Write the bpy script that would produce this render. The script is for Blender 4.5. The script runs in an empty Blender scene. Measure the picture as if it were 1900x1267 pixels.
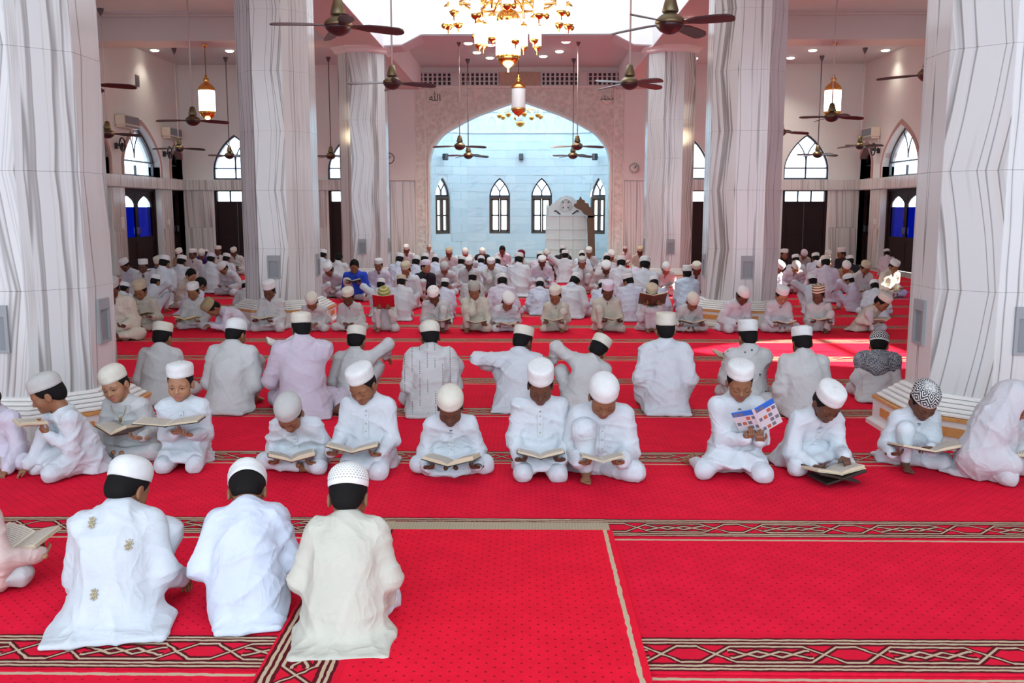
import bpy, bmesh, math, random
import numpy as np
from mathutils import Vector, Matrix, Euler

C = bpy.context.scene.collection
sc = bpy.context.scene
PI = math.pi
R = math.radians

# ------------------------------------------------------------------ camera
CAM = np.array([0.17, 0.0, 1.55])
PITCH, YAW, FPX = R(8.1), R(0.83), 1732.0
cd = bpy.data.cameras.new('camera'); cam = bpy.data.objects.new('camera', cd); C.objects.link(cam)
cam.location = CAM
cam.rotation_euler = (PI / 2 - PITCH, 0, YAW)
cd.sensor_width = 36.0; cd.lens = 36.0 * FPX / 1900.0
cd.clip_start = 0.05; cd.clip_end = 200
sc.camera = cam
_fw = np.array([-math.sin(YAW) * math.cos(PITCH), math.cos(YAW) * math.cos(PITCH), -math.sin(PITCH)])
_rt = np.array([math.cos(YAW), math.sin(YAW), 0.0]); _up = np.cross(_rt, _fw)
def on_plane(u, v, axis, val):
    """point of the world plane axis=val that a photograph pixel shows (1900x1267 frame)"""
    d = _fw + _rt * (u - 950) / FPX + _up * (633.5 - v) / FPX
    return CAM + d * (val - CAM[axis]) / d[axis]

# ------------------------------------------------------------------ light
sc.view_settings.view_transform = 'Standard'
sc.view_settings.look = 'None'
sc.view_settings.exposure = -0.42
sc.view_settings.gamma = 1.0
sc.view_settings.use_curve_mapping = False
sc.cycles.max_bounces = 7
sc.cycles.diffuse_bounces = 5
sc.cycles.glossy_bounces = 3
sc.cycles.transmission_bounces = 4
sc.cycles.sample_clamp_indirect = 6.0
sc.cycles.caustics_reflective = False
sc.cycles.caustics_refractive = False
w = bpy.data.worlds.new('sky'); sc.world = w; w.use_nodes = True
_bg = w.node_tree.nodes['Background']
_bg.inputs['Color'].default_value = (0.72, 0.86, 1.0, 1); _bg.inputs['Strength'].default_value = 5.0

def area_light(name, loc, rot, sx, sy, power, col=(1, 1, 1)):
    d = bpy.data.lights.new(name, 'AREA'); d.shape = 'RECTANGLE'; d.size = sx; d.size_y = sy
    d.energy = power; d.color = col
    o = bpy.data.objects.new(name, d); C.objects.link(o); o.location = loc; o.rotation_euler = rot
    return o
# daylight: the open courtyard front behind the camera, the glazed domes over the nave bays
area_light('courtyard_daylight', (0, -6.5, 3.0), (R(90), 0, 0), 19, 5.6, 260, (0.76, 0.94, 1.0))
area_light('dome_daylight', (0, 3.2, 6.6), (0, 0, 0), 4.6, 4.6, 30, (0.78, 0.95, 1.0))
area_light('dome_daylight', (0, 9.7, 7.4), (0, 0, 0), 4.6, 4.6, 90, (0.78, 0.95, 1.0))
area_light('dome_daylight', (0, 16.3, 7.4), (0, 0, 0), 4.8, 4.8, 400, (0.78, 0.95, 1.0))
area_light('mihrab_fill_light', (0, 28.4, 5.22), (0, 0, 0), 5.0, 2.6, 240, (0.52, 0.82, 1.0))  # added fill under the closed chamber ceiling, brightens the marble
sd = bpy.data.lights.new('sun', 'SUN'); sd.energy = 45.0; sd.angle = R(0.6); sd.color = (1.0, 0.93, 0.82)
so = bpy.data.objects.new('sun', sd); C.objects.link(so)
so.rotation_euler = Vector((-0.80, 0.02, -0.37)).to_track_quat('-Z', 'Y').to_euler()

# ------------------------------------------------------------------ node helpers
def lin(c):
    return tuple(((x / 255) / 12.92 if x / 255 <= 0.04045 else ((x / 255 + 0.055) / 1.055) ** 2.4) for x in c)
class NX:
    """small arithmetic wrapper over shader math nodes"""
    def __init__(s, t, so): s.t = t; s.s = so
    def _m(s, op, *a):
        n = s.t.nodes.new('ShaderNodeMath'); n.operation = op
        for i, x in enumerate((s,) + a):
            if isinstance(x, NX): s.t.links.new(x.s, n.inputs[i])
            else: n.inputs[i].default_value = x
        return NX(s.t, n.outputs[0])
    def __add__(s, o): return s._m('ADD', o)
    def __sub__(s, o): return s._m('SUBTRACT', o)
    def __mul__(s, o): return s._m('MULTIPLY', o)
    def __truediv__(s, o): return s._m('DIVIDE', o)
    def mod(s, o): return s._m('FLOORED_MODULO', o)
    def abs(s): return s._m('ABSOLUTE')
    def min(s, o): return s._m('MINIMUM', o)
    def max(s, o): return s._m('MAXIMUM', o)
    def lt(s, o): return s._m('LESS_THAN', o)
    def gt(s, o): return s._m('GREATER_THAN', o)
    def sin(s): return s._m('SINE')
    def floor(s): return s._m('FLOOR')
    def pp(s, o): return s._m('PINGPONG', o)
    def step(s, lo, hi):
        n = s.t.nodes.new('ShaderNodeMapRange'); n.interpolation_type = 'SMOOTHSTEP'
        s.t.links.new(s.s, n.inputs[0]); n.inputs[1].default_value = lo; n.inputs[2].default_value = hi
        n.inputs[3].default_value = 0; n.inputs[4].default_value = 1
        return NX(s.t, n.outputs[0])
class Mat:
    def __init__(s, name, base=(0.8, 0.8, 0.8), rough=0.6, **kw):
        s.m = bpy.data.materials.new(name); s.m.use_nodes = True; s.t = s.m.node_tree
        s.b = s.t.nodes['Principled BSDF']
        s.b.inputs['Base Color'].default_value = (*base, 1); s.b.inputs['Roughness'].default_value = rough
        for k, v in kw.items(): s.b.inputs[k].default_value = v
    def coord(s, kind='Object'):
        n = s.t.nodes.new('ShaderNodeTexCoord'); return n.outputs[kind]
    def xyz(s, vec):
        n = s.t.nodes.new('ShaderNodeSeparateXYZ'); s.t.links.new(vec, n.inputs[0])
        return [NX(s.t, o) for o in n.outputs]
    def vec(s, *a):
        n = s.t.nodes.new('ShaderNodeCombineXYZ')
        for i, x in enumerate(a):
            if isinstance(x, NX): s.t.links.new(x.s, n.inputs[i])
            else: n.inputs[i].default_value = x
        return n.outputs[0]
    def noise(s, vec, scale=1.0, detail=3, rough=0.5, dist=0.0):
        n = s.t.nodes.new('ShaderNodeTexNoise'); s.t.links.new(vec, n.inputs['Vector'])
        n.inputs['Scale'].default_value = scale; n.inputs['Detail'].default_value = detail
        n.inputs['Roughness'].default_value = rough; n.inputs['Distortion'].default_value = dist
        return NX(s.t, n.outputs[0])
    def voronoi(s, vec, scale, feature='F1', rnd=1.0):
        n = s.t.nodes.new('ShaderNodeTexVoronoi'); n.feature = feature; s.t.links.new(vec, n.inputs['Vector'])
        n.inputs['Scale'].default_value = scale; n.inputs['Randomness'].default_value = rnd
        return NX(s.t, n.outputs['Distance'])
    def mix(s, fac, a, b):
        n = s.t.nodes.new('ShaderNodeMix'); n.data_type = 'RGBA'
        for i, x in ((0, fac), (6, a), (7, b)):
            if isinstance(x, NX): s.t.links.new(x.s, n.inputs[i])
            elif hasattr(x, 'links'): s.t.links.new(x, n.inputs[i])
            elif i == 0: n.inputs[0].default_value = x
            else: n.inputs[i].default_value = (*x[:3], 1)
        return n.outputs[2]
    def base(s, sock): s.t.links.new(sock, s.b.inputs['Base Color'])
    def bump(s, h, strength=0.3, dist=0.01):
        n = s.t.nodes.new('ShaderNodeBump'); n.inputs['Strength'].default_value = strength
        n.inputs['Distance'].default_value = dist; s.t.links.new(h.s, n.inputs['Height'])
        s.t.links.new(n.outputs[0], s.b.inputs['Normal'])
    def rough(s, nx): s.t.links.new(nx.s, s.b.inputs['Roughness'])

# ------------------------------------------------------------------ mesh helpers
def mesh_np(name, V, F, mats=(), mi=None, smooth=True, uv=None):
    """mesh from numpy vertices and one numpy quad (or triangle) array"""
    V = np.asarray(V, np.float32); F = np.asarray(F, np.int32); n = F.shape[1]
    me = bpy.data.meshes.new(name); me.vertices.add(len(V)); me.vertices.foreach_set('co', V.ravel())
    me.loops.add(F.size); me.loops.foreach_set('vertex_index', F.ravel())
    me.polygons.add(len(F)); me.polygons.foreach_set('loop_start', np.arange(0, F.size, n, dtype=np.int32))
    if mi is not None: me.polygons.foreach_set('material_index', np.asarray(mi, np.int32))
    me.polygons.foreach_set('use_smooth', np.full(len(F), smooth, bool))
    for m in mats: me.materials.append(m)
    me.update(calc_edges=True)
    return me
class MB:
    """collects simple shapes with material slots into one mesh"""
    def __init__(s): s.v = []; s.f = []; s.m = []; s.sm = []; s.uv = {}
    def add(s, V, F, m=0, smooth=False, uv=None):
        o = len(s.v); s.v += [tuple(x) for x in V]
        for f in F:
            s.f.append([i + o for i in f]); s.m.append(m); s.sm.append(smooth)
        return o
    def box(s, lo, hi, m=0, M=None, bev=0.0):
        x0, y0, z0 = lo; x1, y1, z1 = hi
        if bev > 0:
            b = bev; V = []; 
            for z, i in ((z0, b), (z0 + b, 0), (z1 - b, 0), (z1, b)):
                c = b if i == 0 else b
                xs0, xs1, ys0, ys1 = x0 + i, x1 - i, y0 + i, y1 - i
                V += [(xs0 + c, ys0, z), (xs1 - c, ys0, z), (xs1, ys0 + c, z), (xs1, ys1 - c, z), (xs1 - c, ys1, z), (xs0 + c, ys1, z), (xs0, ys1 - c, z), (xs0, ys0 + c, z)]
            F = [[7, 6, 5, 4, 3, 2, 1, 0], [24 + k for k in range(8)]]
            for r in range(3):
                for k in range(8): F.append([r * 8 + k, r * 8 + (k + 1) % 8, r * 8 + 8 + (k + 1) % 8, r * 8 + 8 + k])
        else:
            V = [(x0, y0, z0), (x1, y0, z0), (x1, y1, z0), (x0, y1, z0), (x0, y0, z1), (x1, y0, z1), (x1, y1, z1), (x0, y1, z1)]
            F = [[3, 2, 1, 0], [4, 5, 6, 7], [0, 1, 5, 4], [1, 2, 6, 5], [2, 3, 7, 6], [3, 0, 4, 7]]
        if M is not None: V = [tuple(M @ Vector(p)) for p in V]
        s.add(V, F, m); return s
    def lathe(s, prof, n=20, m=0, at=(0, 0, 0), sx=1, sy=1, M=None, smooth=True, caps=True):
        V = []; F = []
        for r, z in prof:
            for k in range(n):
                a = 2 * PI * k / n; V.append((r * math.cos(a) * sx + at[0], r * math.sin(a) * sy + at[1], z + at[2]))
        for i in range(len(prof) - 1):
            for k in range(n): F.append([i * n + k, i * n + (k + 1) % n, (i + 1) * n + (k + 1) % n, (i + 1) * n + k])
        if caps:
            F.append([k for k in range(n)][::-1]); F.append([(len(prof) - 1) * n + k for k in range(n)])
        if M is not None: V = [tuple(M @ Vector(p)) for p in V]
        s.add(V, F, m, smooth); return s
    def tube(s, pts, r, n=8, m=0, closed=False, smooth=True):
        P = [Vector(p) for p in pts]; V = []; F = []; k = len(P)
        rr = r if isinstance(r, (list, tuple)) else [r] * k
        ref = Vector((0, 0, 1))
        for i in range(k):
            t = (P[(i + 1) % k] - P[i - 1]) if closed else (P[min(i + 1, k - 1)] - P[max(i - 1, 0)])
            t.normalize()
            a = t.cross(ref)
            if a.length < 1e-3: a = t.cross(Vector((0, 1, 0)))
            a.normalize(); b = t.cross(a)
            for j in range(n):
                q = 2 * PI * j / n; V.append(tuple(P[i] + a * math.cos(q) * rr[i] + b * math.sin(q) * rr[i]))
        for i in range(k if closed else k - 1):
            for j in range(n):
                F.append([i * n + j, i * n + (j + 1) % n, ((i + 1) % k) * n + (j + 1) % n, ((i + 1) % k) * n + j])
        if not closed: F.append([j for j in range(n)][::-1]); F.append([(k - 1) * n + j for j in range(n)])
        s.add(V, F, m, smooth); return s
    def prism(s, poly, y0, y1, m=0, M=None):
        """polygon in XZ (list of (x,z)) extruded along Y"""
        n = len(poly); V = [(x, y0, z) for x, z in poly] + [(x, y1, z) for x, z in poly]
        F = [list(range(n)), list(range(2 * n - 1, n - 1, -1))] + [[(k + 1) % n, k, n + k, n + (k + 1) % n] for k in range(n)]
        if M is not None: V = [tuple(M @ Vector(p)) for p in V]
        s.add(V, F, m); return s
    def band(s, A, B, y0, y1, m=0, closed=False, M=None):
        """strip between two XZ outlines A and B (equal counts), extruded y0..y1: frames, arches"""
        n = len(A); V = [(x, y, z) for y in (y0, y1) for L in (A, B) for x, z in L]; F = []
        for k in range(n if closed else n - 1):
            j = (k + 1) % n
            F += [[k, j, n + j, n + k], [2 * n + j, 2 * n + k, 3 * n + k, 3 * n + j], [n + k, n + j, 3 * n + j, 3 * n + k], [j, k, 2 * n + k, 2 * n + j]]
        if not closed: F += [[0, n, 3 * n, 2 * n], [n - 1, 3 * n - 1, 4 * n - 1, 2 * n - 1]]
        if M is not None: V = [tuple(M @ Vector(p)) for p in V]
        s.add(V, F, m); return s
    def mesh(s, name, mats):
        me = bpy.data.meshes.new(name); me.from_pydata(s.v, [], s.f)
        for x in (mats if isinstance(mats, (list, tuple)) else [mats]): me.materials.append(getattr(x, 'm', x))
        me.polygons.foreach_set('material_index', s.m); me.polygons.foreach_set('use_smooth', s.sm)
        bm = bmesh.new(); bm.from_mesh(me); bmesh.ops.recalc_face_normals(bm, faces=bm.faces); bm.to_mesh(me); bm.free()
        me.update(); return me
    def obj(s, name, mats, parent=None, loc=None, rot=None):
        return link(name, s.mesh(name, mats), parent, loc, rot)
def link(name, me, parent=None, loc=None, rot=None):
    o = bpy.data.objects.new(name, me); C.objects.link(o)
    if parent is not None: o.parent = parent
    if loc is not None: o.location = loc
    if rot is not None: o.rotation_euler = rot
    return o
def empty(name, loc=(0, 0, 0), rz=0.0, rot=None):
    o = bpy.data.objects.new(name, None); C.objects.link(o); o.location = loc
    o.rotation_euler = rot if rot is not None else (0, 0, rz); o.empty_display_size = 0.1
    return o
def tag(o, label, cat, group=None):
    o['label'] = label; o['category'] = cat
    if group: o['group'] = group
    return o
def struct(o): o['kind'] = 'structure'; return o
def stuff(o): o['kind'] = 'stuff'; return o
def copy_tree(o, parent=None):
    c = o.copy(); C.objects.link(c)
    if parent is not None: c.parent = parent
    for ch in list(o.children): copy_tree(ch, c)
    return c
# ------------------------------------------------------------------ materials of the building
def marble_mat(name, base=(0.58, 0.57, 0.56), vein=(0.115, 0.09, 0.08), rough=0.16, warm=0.35):
    m = Mat(name, base, rough); u, v, _ = m.xyz(m.coord('UV'))
    wob = m.noise(m.vec(u * 1.3, v * 0.55, 3.0), 1.0, 1)
    u2 = u + v * 0.035 + (wob - 0.5) * 0.04
    n1 = m.noise(m.vec(u2 * 6.5, v * 0.05, 0.0), 1.0, 2, 0.5)
    n2 = m.noise(m.vec(u2 * 13.0, v * 0.08, 9.0), 1.0, 3, 0.55)
    n3 = m.noise(m.vec(u2 * 3.0, v * 0.3, 17.0), 1.0, 2)
    k1 = ((n1 - 0.5).abs() * -1.0 + 0.028).step(0, 0.024) * (n2 * 1.2 + 0.25).min(1.0)
    k2 = ((n2 - 0.5).abs() * -1.0 + 0.05).step(0, 0.05) * n3.step(0.42, 0.62)
    c = m.mix(n3.step(0.40, 0.75) * 0.2, base, tuple(b * f for b, f in zip(base, (0.86, 0.85, 0.86))))
    c = m.mix(n2.step(0.55, 0.75) * warm, c, (0.58, 0.49, 0.41))
    c = m.mix(k2 * 0.5, c, (0.33, 0.285, 0.265))
    c = m.mix(k1 * 0.75, c, vein)
    m.base(c); return m
M_MARBLE = marble_mat('veined_marble')
M_CLAD = marble_mat('wall_marble', (0.64, 0.655, 0.645), (0.27, 0.25, 0.24), 0.22, 0.12)
def paint(name, col, rough=0.7, var=0.05):
    m = Mat(name, col, rough); n = m.noise(m.coord('Object'), 0.9, 4)
    m.base(m.mix(n * 1.0, tuple(c * (1 - var) for c in col), tuple(min(1, c * (1 + var)) for c in col)))
    m.bump(m.noise(m.coord('Object'), 45, 3), 0.05, 0.004); return m
M_WALL = paint('white_wall_paint', (0.74, 0.77, 0.76))
M_CEIL = paint('ceiling_paint', (0.58, 0.62, 0.64))
M_BEAM = paint('lamplit_rose_beam_paint', (0.62, 0.55, 0.53))  # some of the warm lamps' pink is mixed into this colour
M_BEAMW = paint('dome_lit_beam_paint', (0.84, 0.83, 0.84))  # faces towards the nave: dome brightness put into a paler colour
M_STONE = Mat('white_stone', (0.76, 0.74, 0.70), 0.35)
M_STONE.base(M_STONE.mix(M_STONE.noise(M_STONE.coord('Object'), 5, 4), (0.68, 0.66, 0.62), (0.82, 0.80, 0.77)))
M_ORANGE = Mat('orange_stone_inlay', (0.62, 0.26, 0.06), 0.25)
M_ORANGE.base(M_ORANGE.mix(M_ORANGE.noise(M_ORANGE.coord('Object'), 22, 4), (0.48, 0.17, 0.04), (0.78, 0.42, 0.14)))
M_GREY = Mat('grey_painted_niche', (0.27, 0.28, 0.29), 0.4)
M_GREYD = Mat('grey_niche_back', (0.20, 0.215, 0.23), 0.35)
M_TRIMP = paint('rose_reveal_paint', (0.42, 0.27, 0.25))
M_WOODD = Mat('dark_door_wood', (0.020, 0.009, 0.010), 0.55, **{'Specular IOR Level': 0.2})
M_WINF = Mat('blue_grey_window_frame', (0.035, 0.04, 0.06), 0.4)
M_WINB = Mat('brown_window_wood', (0.11, 0.07, 0.05), 0.5)
def glass(name, col, gl=0.06):
    m = bpy.data.materials.new(name); m.use_nodes = True; t = m.node_tree; t.nodes.clear()
    o = t.nodes.new('ShaderNodeOutputMaterial'); a = t.nodes.new('ShaderNodeBsdfTransparent'); b = t.nodes.new('ShaderNodeBsdfGlossy')
    a.inputs[0].default_value = (*col, 1); b.inputs['Roughness'].default_value = 0.03
    x = t.nodes.new('ShaderNodeMixShader'); x.inputs[0].default_value = gl
    t.links.new(a.outputs[0], x.inputs[1]); t.links.new(b.outputs[0], x.inputs[2]); t.links.new(x.outputs[0], o.inputs[0]); return m
M_GLASS = glass('clear_glass', (0.97, 0.99, 1.0))
M_BLUEG = glass('blue_film_glass', (0.004, 0.04, 0.26))
M_DARKG = glass('dark_blue_glass', (0.004, 0.010, 0.035))
M_CARVE = Mat('carved_stone', (0.60, 0.57, 0.54), 0.6)
_o = M_CARVE.coord('Object')
_v = M_CARVE.voronoi(_o, 9.0, 'SMOOTH_F1'); _n = M_CARVE.noise(_o, 14, 4, 0.6, 1.2)
M_CARVE.base(M_CARVE.mix((_n * 0.6 + _v * 0.6).step(0.35, 0.8), (0.64, 0.66, 0.62), (0.82, 0.85, 0.81)))
M_CARVE.bump(_n + _v, 0.9, 0.03)
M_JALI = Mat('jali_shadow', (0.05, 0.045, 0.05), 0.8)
M_TAN = Mat('tan_stone', (0.42, 0.29, 0.21), 0.5)
M_TAN.base(M_TAN.mix(M_TAN.noise(M_TAN.coord('Object'), 6, 5, 0.6, 1.0), (0.33, 0.22, 0.16), (0.55, 0.42, 0.33)))
M_BLOCK = Mat('daylight_tinted_marble', (0.66, 0.72, 0.76), 0.4)  # blue cast of the daylight put into the marble's colour
_o = M_BLOCK.coord('Object'); _r = M_BLOCK.t.nodes.new('ShaderNodeObjectInfo').outputs['Random']
_n = M_BLOCK.noise(M_BLOCK.vec(*[a * k for a, k in zip(M_BLOCK.xyz(_o), (1.2, 1.2, 4.0))]), 1.5, 5, 0.6, 0.8)
_c = M_BLOCK.mix(NX(M_BLOCK.t, _r), (0.74, 0.82, 0.86), (0.84, 0.89, 0.91))
M_BLOCK.base(M_BLOCK.mix(_n.step(0.52, 0.75) * 0.6, _c, (0.58, 0.66, 0.73)))

# ------------------------------------------------------------------ floor and shell
HX, YB, YF = 9.4, 26.3, -3.0
CY = (6.45, 12.95, 19.8); CX = 3.2
MB().box((-HX - 2.5, YF - 1.5, -0.3), (HX + 2.5, 33.0, -0.012)).obj('floor', Mat('stone_floor', (0.45, 0.40, 0.38), 0.4)); struct(bpy.data.objects['floor'])

def arch_pts(w, z0, h, n=9, cx=0.0):
    """outline of a pointed arch from its left spring over the apex to its right spring"""
    def zz(x): q = min(1.0, x / w); return z0 + h * (0.60 * math.sqrt(max(0.0, 1 - q * q)) + 0.40 * (1 - q))
    right = [(w * math.cos(k / n * PI / 2), zz(w * math.cos(k / n * PI / 2))) for k in range(n + 1)]
    return [(cx - x, z) for x, z in right] + [(cx + x, z) for x, z in right[-2::-1]]

ZL = 2.05   # lintel
ZS = 2.35   # window sill
ZC = 5.45   # ceiling
def wall_with_bays(name, M, x0, x1, openings, thick=0.38, zc=ZC):
    """openings: (centre, half width, spring z, rise); each is an arched window above a door of the same width"""
    mb = MB(); x = x0
    for c, hw, zs, h in sorted(openings):
        mb.box((x, 0, 0), (c - hw, thick, zc), 0, M)
        mb.box((c - hw, 0, ZL), (c + hw, thick, ZS), 0, M)
        A = arch_pts(hw, zs, h, 9, c); k = len(A) // 2
        mb.prism([(c - hw, zs)] + A[1:k + 1] + [(c, zc), (c - hw, zc)], 0, thick, 0, M)
        mb.prism([(c, zc)] + A[k:-1] + [(c + hw, zs), (c + hw, zc)], 0, thick, 0, M)
        x = c + hw
    mb.box((x, 0, 0), (x1, thick, zc), 0, M)
    return struct(mb.obj(name, M_WALL))

def arched_window(name, M, c, hw, zs, h, frame, pane, yin=0.16, bars=True, transom=None, zsill=ZS, reveal=True):
    root = struct(empty(name)); f = 0.045
    full = lambda d: [(c - hw + d, zsill + d)] + arch_pts(hw - d, zs, h - d * 1.3, 9, c) + [(c + hw - d, zsill + d)]
    mb = MB().band(full(0.0), full(f), yin, yin + 0.06, 0, True, M); mb.obj('window_frame', frame, root)
    mp = MB(); P = full(f * 0.9); mp.prism(P, yin + 0.025, yin + 0.033, 0, M); mp.obj('pane', pane, root)
    if bars:
        zt = transom or zsill + 0.33
        MB().box((c - hw, yin, zt - 0.018), (c + hw, yin + 0.055, zt + 0.018), 0, M).obj('transom', frame, root)
        z1 = zs + h * 0.42
        MB().box((c - 0.018, yin, zsill), (c + 0.018, yin + 0.055, z1 if h > hw else zs), 0, M).obj('mullion', frame, root)
        r = (hw * hw + h * h) / (2 * hw); a = math.asin(min(1, h / r))
        for s in (-1, 1):
            pts = []
            for k in range(9):
                q = a * 0.62 * k / 8
                # tracery: each half of the light has its own arc crossing to the other side
                x = s * (hw * 0.0 + (r - r * math.cos(q)) * 1.25); z = zs + (h * 0.18) + r * math.sin(q) * 0.92
                pts.append(M @ Vector((c + x, yin + 0.03, z)))
            pts = [p for p in pts if p is not None]
            MB().tube(pts, 0.016, 6).obj('tracery_bar', frame, root)
    if reveal:
        o1 = lambda d: [(c - hw - d, zsill)] + arch_pts(hw + d, zs, h + d * 1.3, 9, c) + [(c + hw + d, zsill)]
        MB().band(o1(0.0), o1(0.10), -0.03, 0.30, 0, False, M).obj('window_surround', M_TRIMP, root)
    return root

def tall_door(name, M, c, hw, style, yin=0.2, zl=ZL):
    root = struct(empty(name))
    fr = MB(); fr.box((c - hw, yin - 0.05, 0), (c - hw + 0.07, yin + 0.08, zl), 0, M).box((c + hw - 0.07, yin - 0.05, 0), (c + hw, yin + 0.08, zl), 0, M).box((c - hw, yin - 0.05, zl - 0.06), (c + hw, yin + 0.08, zl), 0, M)
    fr.obj('door_frame', M_WOODD, root)
    if style == 'toplight':       # solid dark leaves below three clear lights
        zt = zl - 0.36; n = 3
        for k in range(n):
            a = c - hw + 0.07 + (2 * hw - 0.14) * k / n; b = c - hw + 0.07 + (2 * hw - 0.14) * (k + 1) / n
            MB().box((a + 0.015, yin, zt + 0.03), (b - 0.015, yin + 0.01, zl - 0.06), 0, M).obj('pane', M_GLASS, root)
            if k: MB().box((a - 0.015, yin - 0.02, zt), (a + 0.015, yin + 0.04, zl - 0.05), 0, M).obj('mullion', M_WOODD, root)
        MB().box((c - hw + 0.07, yin - 0.03, zt - 0.02), (c + hw - 0.07, yin + 0.05, zt + 0.03), 0, M).obj('transom', M_WOODD, root)
        for s in (-1, 1):
            lf = MB(); x0, x1 = (c - hw + 0.07, c - 0.004) if s < 0 else (c + 0.004, c + hw - 0.07)
            lf.box((x0, yin, 0), (x1, yin + 0.04, zt - 0.02), 0, M)
            leaf = lf.obj('door_leaf', M_WOODD, root)
            for z0, z1 in ((0.15, 0.75), (0.87, zt - 0.15)):
                MB().box((x0 + 0.09, yin - 0.014, z0), (x1 - 0.09, yin + 0.002, z1), 0, M).obj('raised_panel', M_WOODD, leaf)
    else:                         # glazed leaves, the glass covered with blue film
        n = 2 if hw > 0.7 else 1
        for k in range(n):
            a = c - hw + 0.07 + (2 * hw - 0.14) * k / n; b = c - hw + 0.07 + (2 * hw - 0.14) * (k + 1) / n
            leaf = MB(); s = 0.085
            leaf.box((a, yin, 0), (a + s, yin + 0.045, zl - 0.06), 0, M).box((b - s, yin, 0), (b, yin + 0.045, zl - 0.06), 0, M)
            for z0, z1 in ((0, 0.12), (0.72, 0.84), (zl - 0.14, zl - 0.06)): leaf.box((a + s, yin, z0), (b - s, yin + 0.045, z1), 0, M)
            lo = leaf.obj('door_leaf', M_WOODD, root)
            MB().box((a + s, yin + 0.01, 0.12), (b - s, yin + 0.035, 0.72), 0, M).obj('lower_panel', M_WOODD, lo)
            dark = style == 'dark'
            MB().box((a + s, yin + 0.018, 0.84), (b - s, yin + 0.024, zl - (0.14 if dark else 0.46)), 0, M).obj('pane', M_DARKG if dark else M_BLUEG, lo)
            if not dark:
                MB().box((a + s, yin + 0.018, zl - 0.46), (b - s, yin + 0.024, zl - 0.14), 0, M).obj('upper_pane', M_GLASS, lo)
                A = [(x, z) for x, z in arch_pts((b - a) / 2 - s, zl - 0.42, 0.24, 7, (a + b) / 2)]
                MB().band(A, [(x, zl - 0.12) for x, z in A], yin + 0.005, yin + 0.04, 0, False, M).obj('arched_head', M_WOODD, lo)
            hx = b - s / 2 if k == 0 else a + s / 2
            MB().box((hx - 0.012, yin - 0.05, 0.92), (hx + 0.012, yin, 1.08), 0, M).obj('handle', M_STEEL, lo)
    return root
M_STEEL = Mat('steel', (0.55, 0.55, 0.55), 0.3, Metallic=1.0)

ML = Matrix(((0, -1, 0, -HX), (1, 0, 0, 0), (0, 0, 1, 0), (0, 0, 0, 1)))      # wall x -> world y, depth -> -x
MR = Matrix(((0, 1, 0, HX), (1, 0, 0, 0), (0, 0, 1, 0), (0, 0, 0, 1)))
MBK = Matrix(((1, 0, 0, 0), (0, 1, 0, YB), (0, 0, 1, 0), (0, 0, 0, 1)))
side = []
for cy in (10.0, 16.75, 23.55): side += [(cy, 1.12, 2.62, 0.98), (cy - 2.35, 0.46, 2.72, 0.52), (cy + 2.35, 0.46, 2.72, 0.52)]
for nm, M in (('wall_left', ML), ('wall_right', MR)): wall_with_bays(nm, M, YF, YB, side)
BKW = ((-7.93, 0.62, 2.62, 0.96), (-4.72, 0.62, 2.62, 0.96)); BKR = ((7.92, 0.62, 2.62, 0.96), (4.62, 0.62, 2.62, 0.96))
wall_with_bays('wall_back_left', MBK, -HX - 0.38, -3.62, BKW)
wall_with_bays('wall_back_right', MBK, 3.62, HX + 0.38, BKR)
nw = nd = 1
for M in (ML, MR):
    for i, (cy, hw, zs, h) in enumerate(side):
        big = hw > 1
        arched_window(f'window_{nw}', M, cy, hw, zs, h, M_WINF, M_GLASS if big else M_DARKG, transom=2.72, bars=big or i > 5); nw += 1
        tall_door(f'door_{nd}', M, cy, hw, 'blue' if big else 'dark'); nd += 1
for c, hw, zs, h in BKW + BKR:
    arched_window(f'window_{nw}', MBK, c, hw, zs, h, M_WINF, M_GLASS, 0.06, transom=2.66, reveal=False); nw += 1
    tall_door(f'door_{nd}', MBK, c, hw, 'toplight', 0.08, 2.08); nd += 1

def uvbox(name, lo, hi, M, mat, parent=None, du=0.0, dv=0.0, face='y'):
    """a slab with texture coordinates in metres: u along the wall, v up"""
    mb = MB(); mb.box(lo, hi, 0, M, bev=0.004); me = mb.mesh(name, mat)
    uvl = me.uv_layers.new(name='UVMap'); Mi = M.inverted()
    for l in me.loops:
        p = Mi @ me.vertices[l.vertex_index].co; uvl.data[l.index].uv = (p.x + p.y + du, p.z + dv)
    return link(name, me, parent)
# marble cladding of the lower walls: slabs between the doors, one by one, and the ledge band above them
def cladding(wall, M, x0, x1, openings):
    root = bpy.data.objects[wall]; x = x0; spans = []
    for c, hw, zs, h in sorted(openings): spans.append((x, c - hw - 0.06)); x = c + hw + 0.06
    spans.append((x, x1)); k = 0
    for a, b in spans:
        n = max(1, round((b - a) / 0.62))
        for j in range(n):
            p, q = a + (b - a) * j / n + 0.003, a + (b - a) * (j + 1) / n - 0.003
            for z0, z1 in ((0.0, 1.02), (1.025, 2.05)):
                uvbox('marble_panel', (p, -0.03, z0), (q, 0.004, z1), M, M_CLAD, root, k * 0.37, 0); k += 1
    n = max(1, round((x1 - x0) / 1.3))
    for j in range(n):
        uvbox('ledge_slab', (x0 + (x1 - x0) * j / n + 0.003, -0.07, 2.06), (x0 + (x1 - x0) * (j + 1) / n - 0.003, 0.004, 2.34), M, M_CLAD, root, j * 0.71)
sv = [o for o in side if o[0] > 18]
cladding('wall_left', ML, 19.9, YB, sv); cladding('wall_right', MR, 19.9, YB, sv)
cladding('wall_back_left', MBK, -HX, -3.62, BKW); cladding('wall_back_right', MBK, 3.62, HX, BKR)

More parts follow.
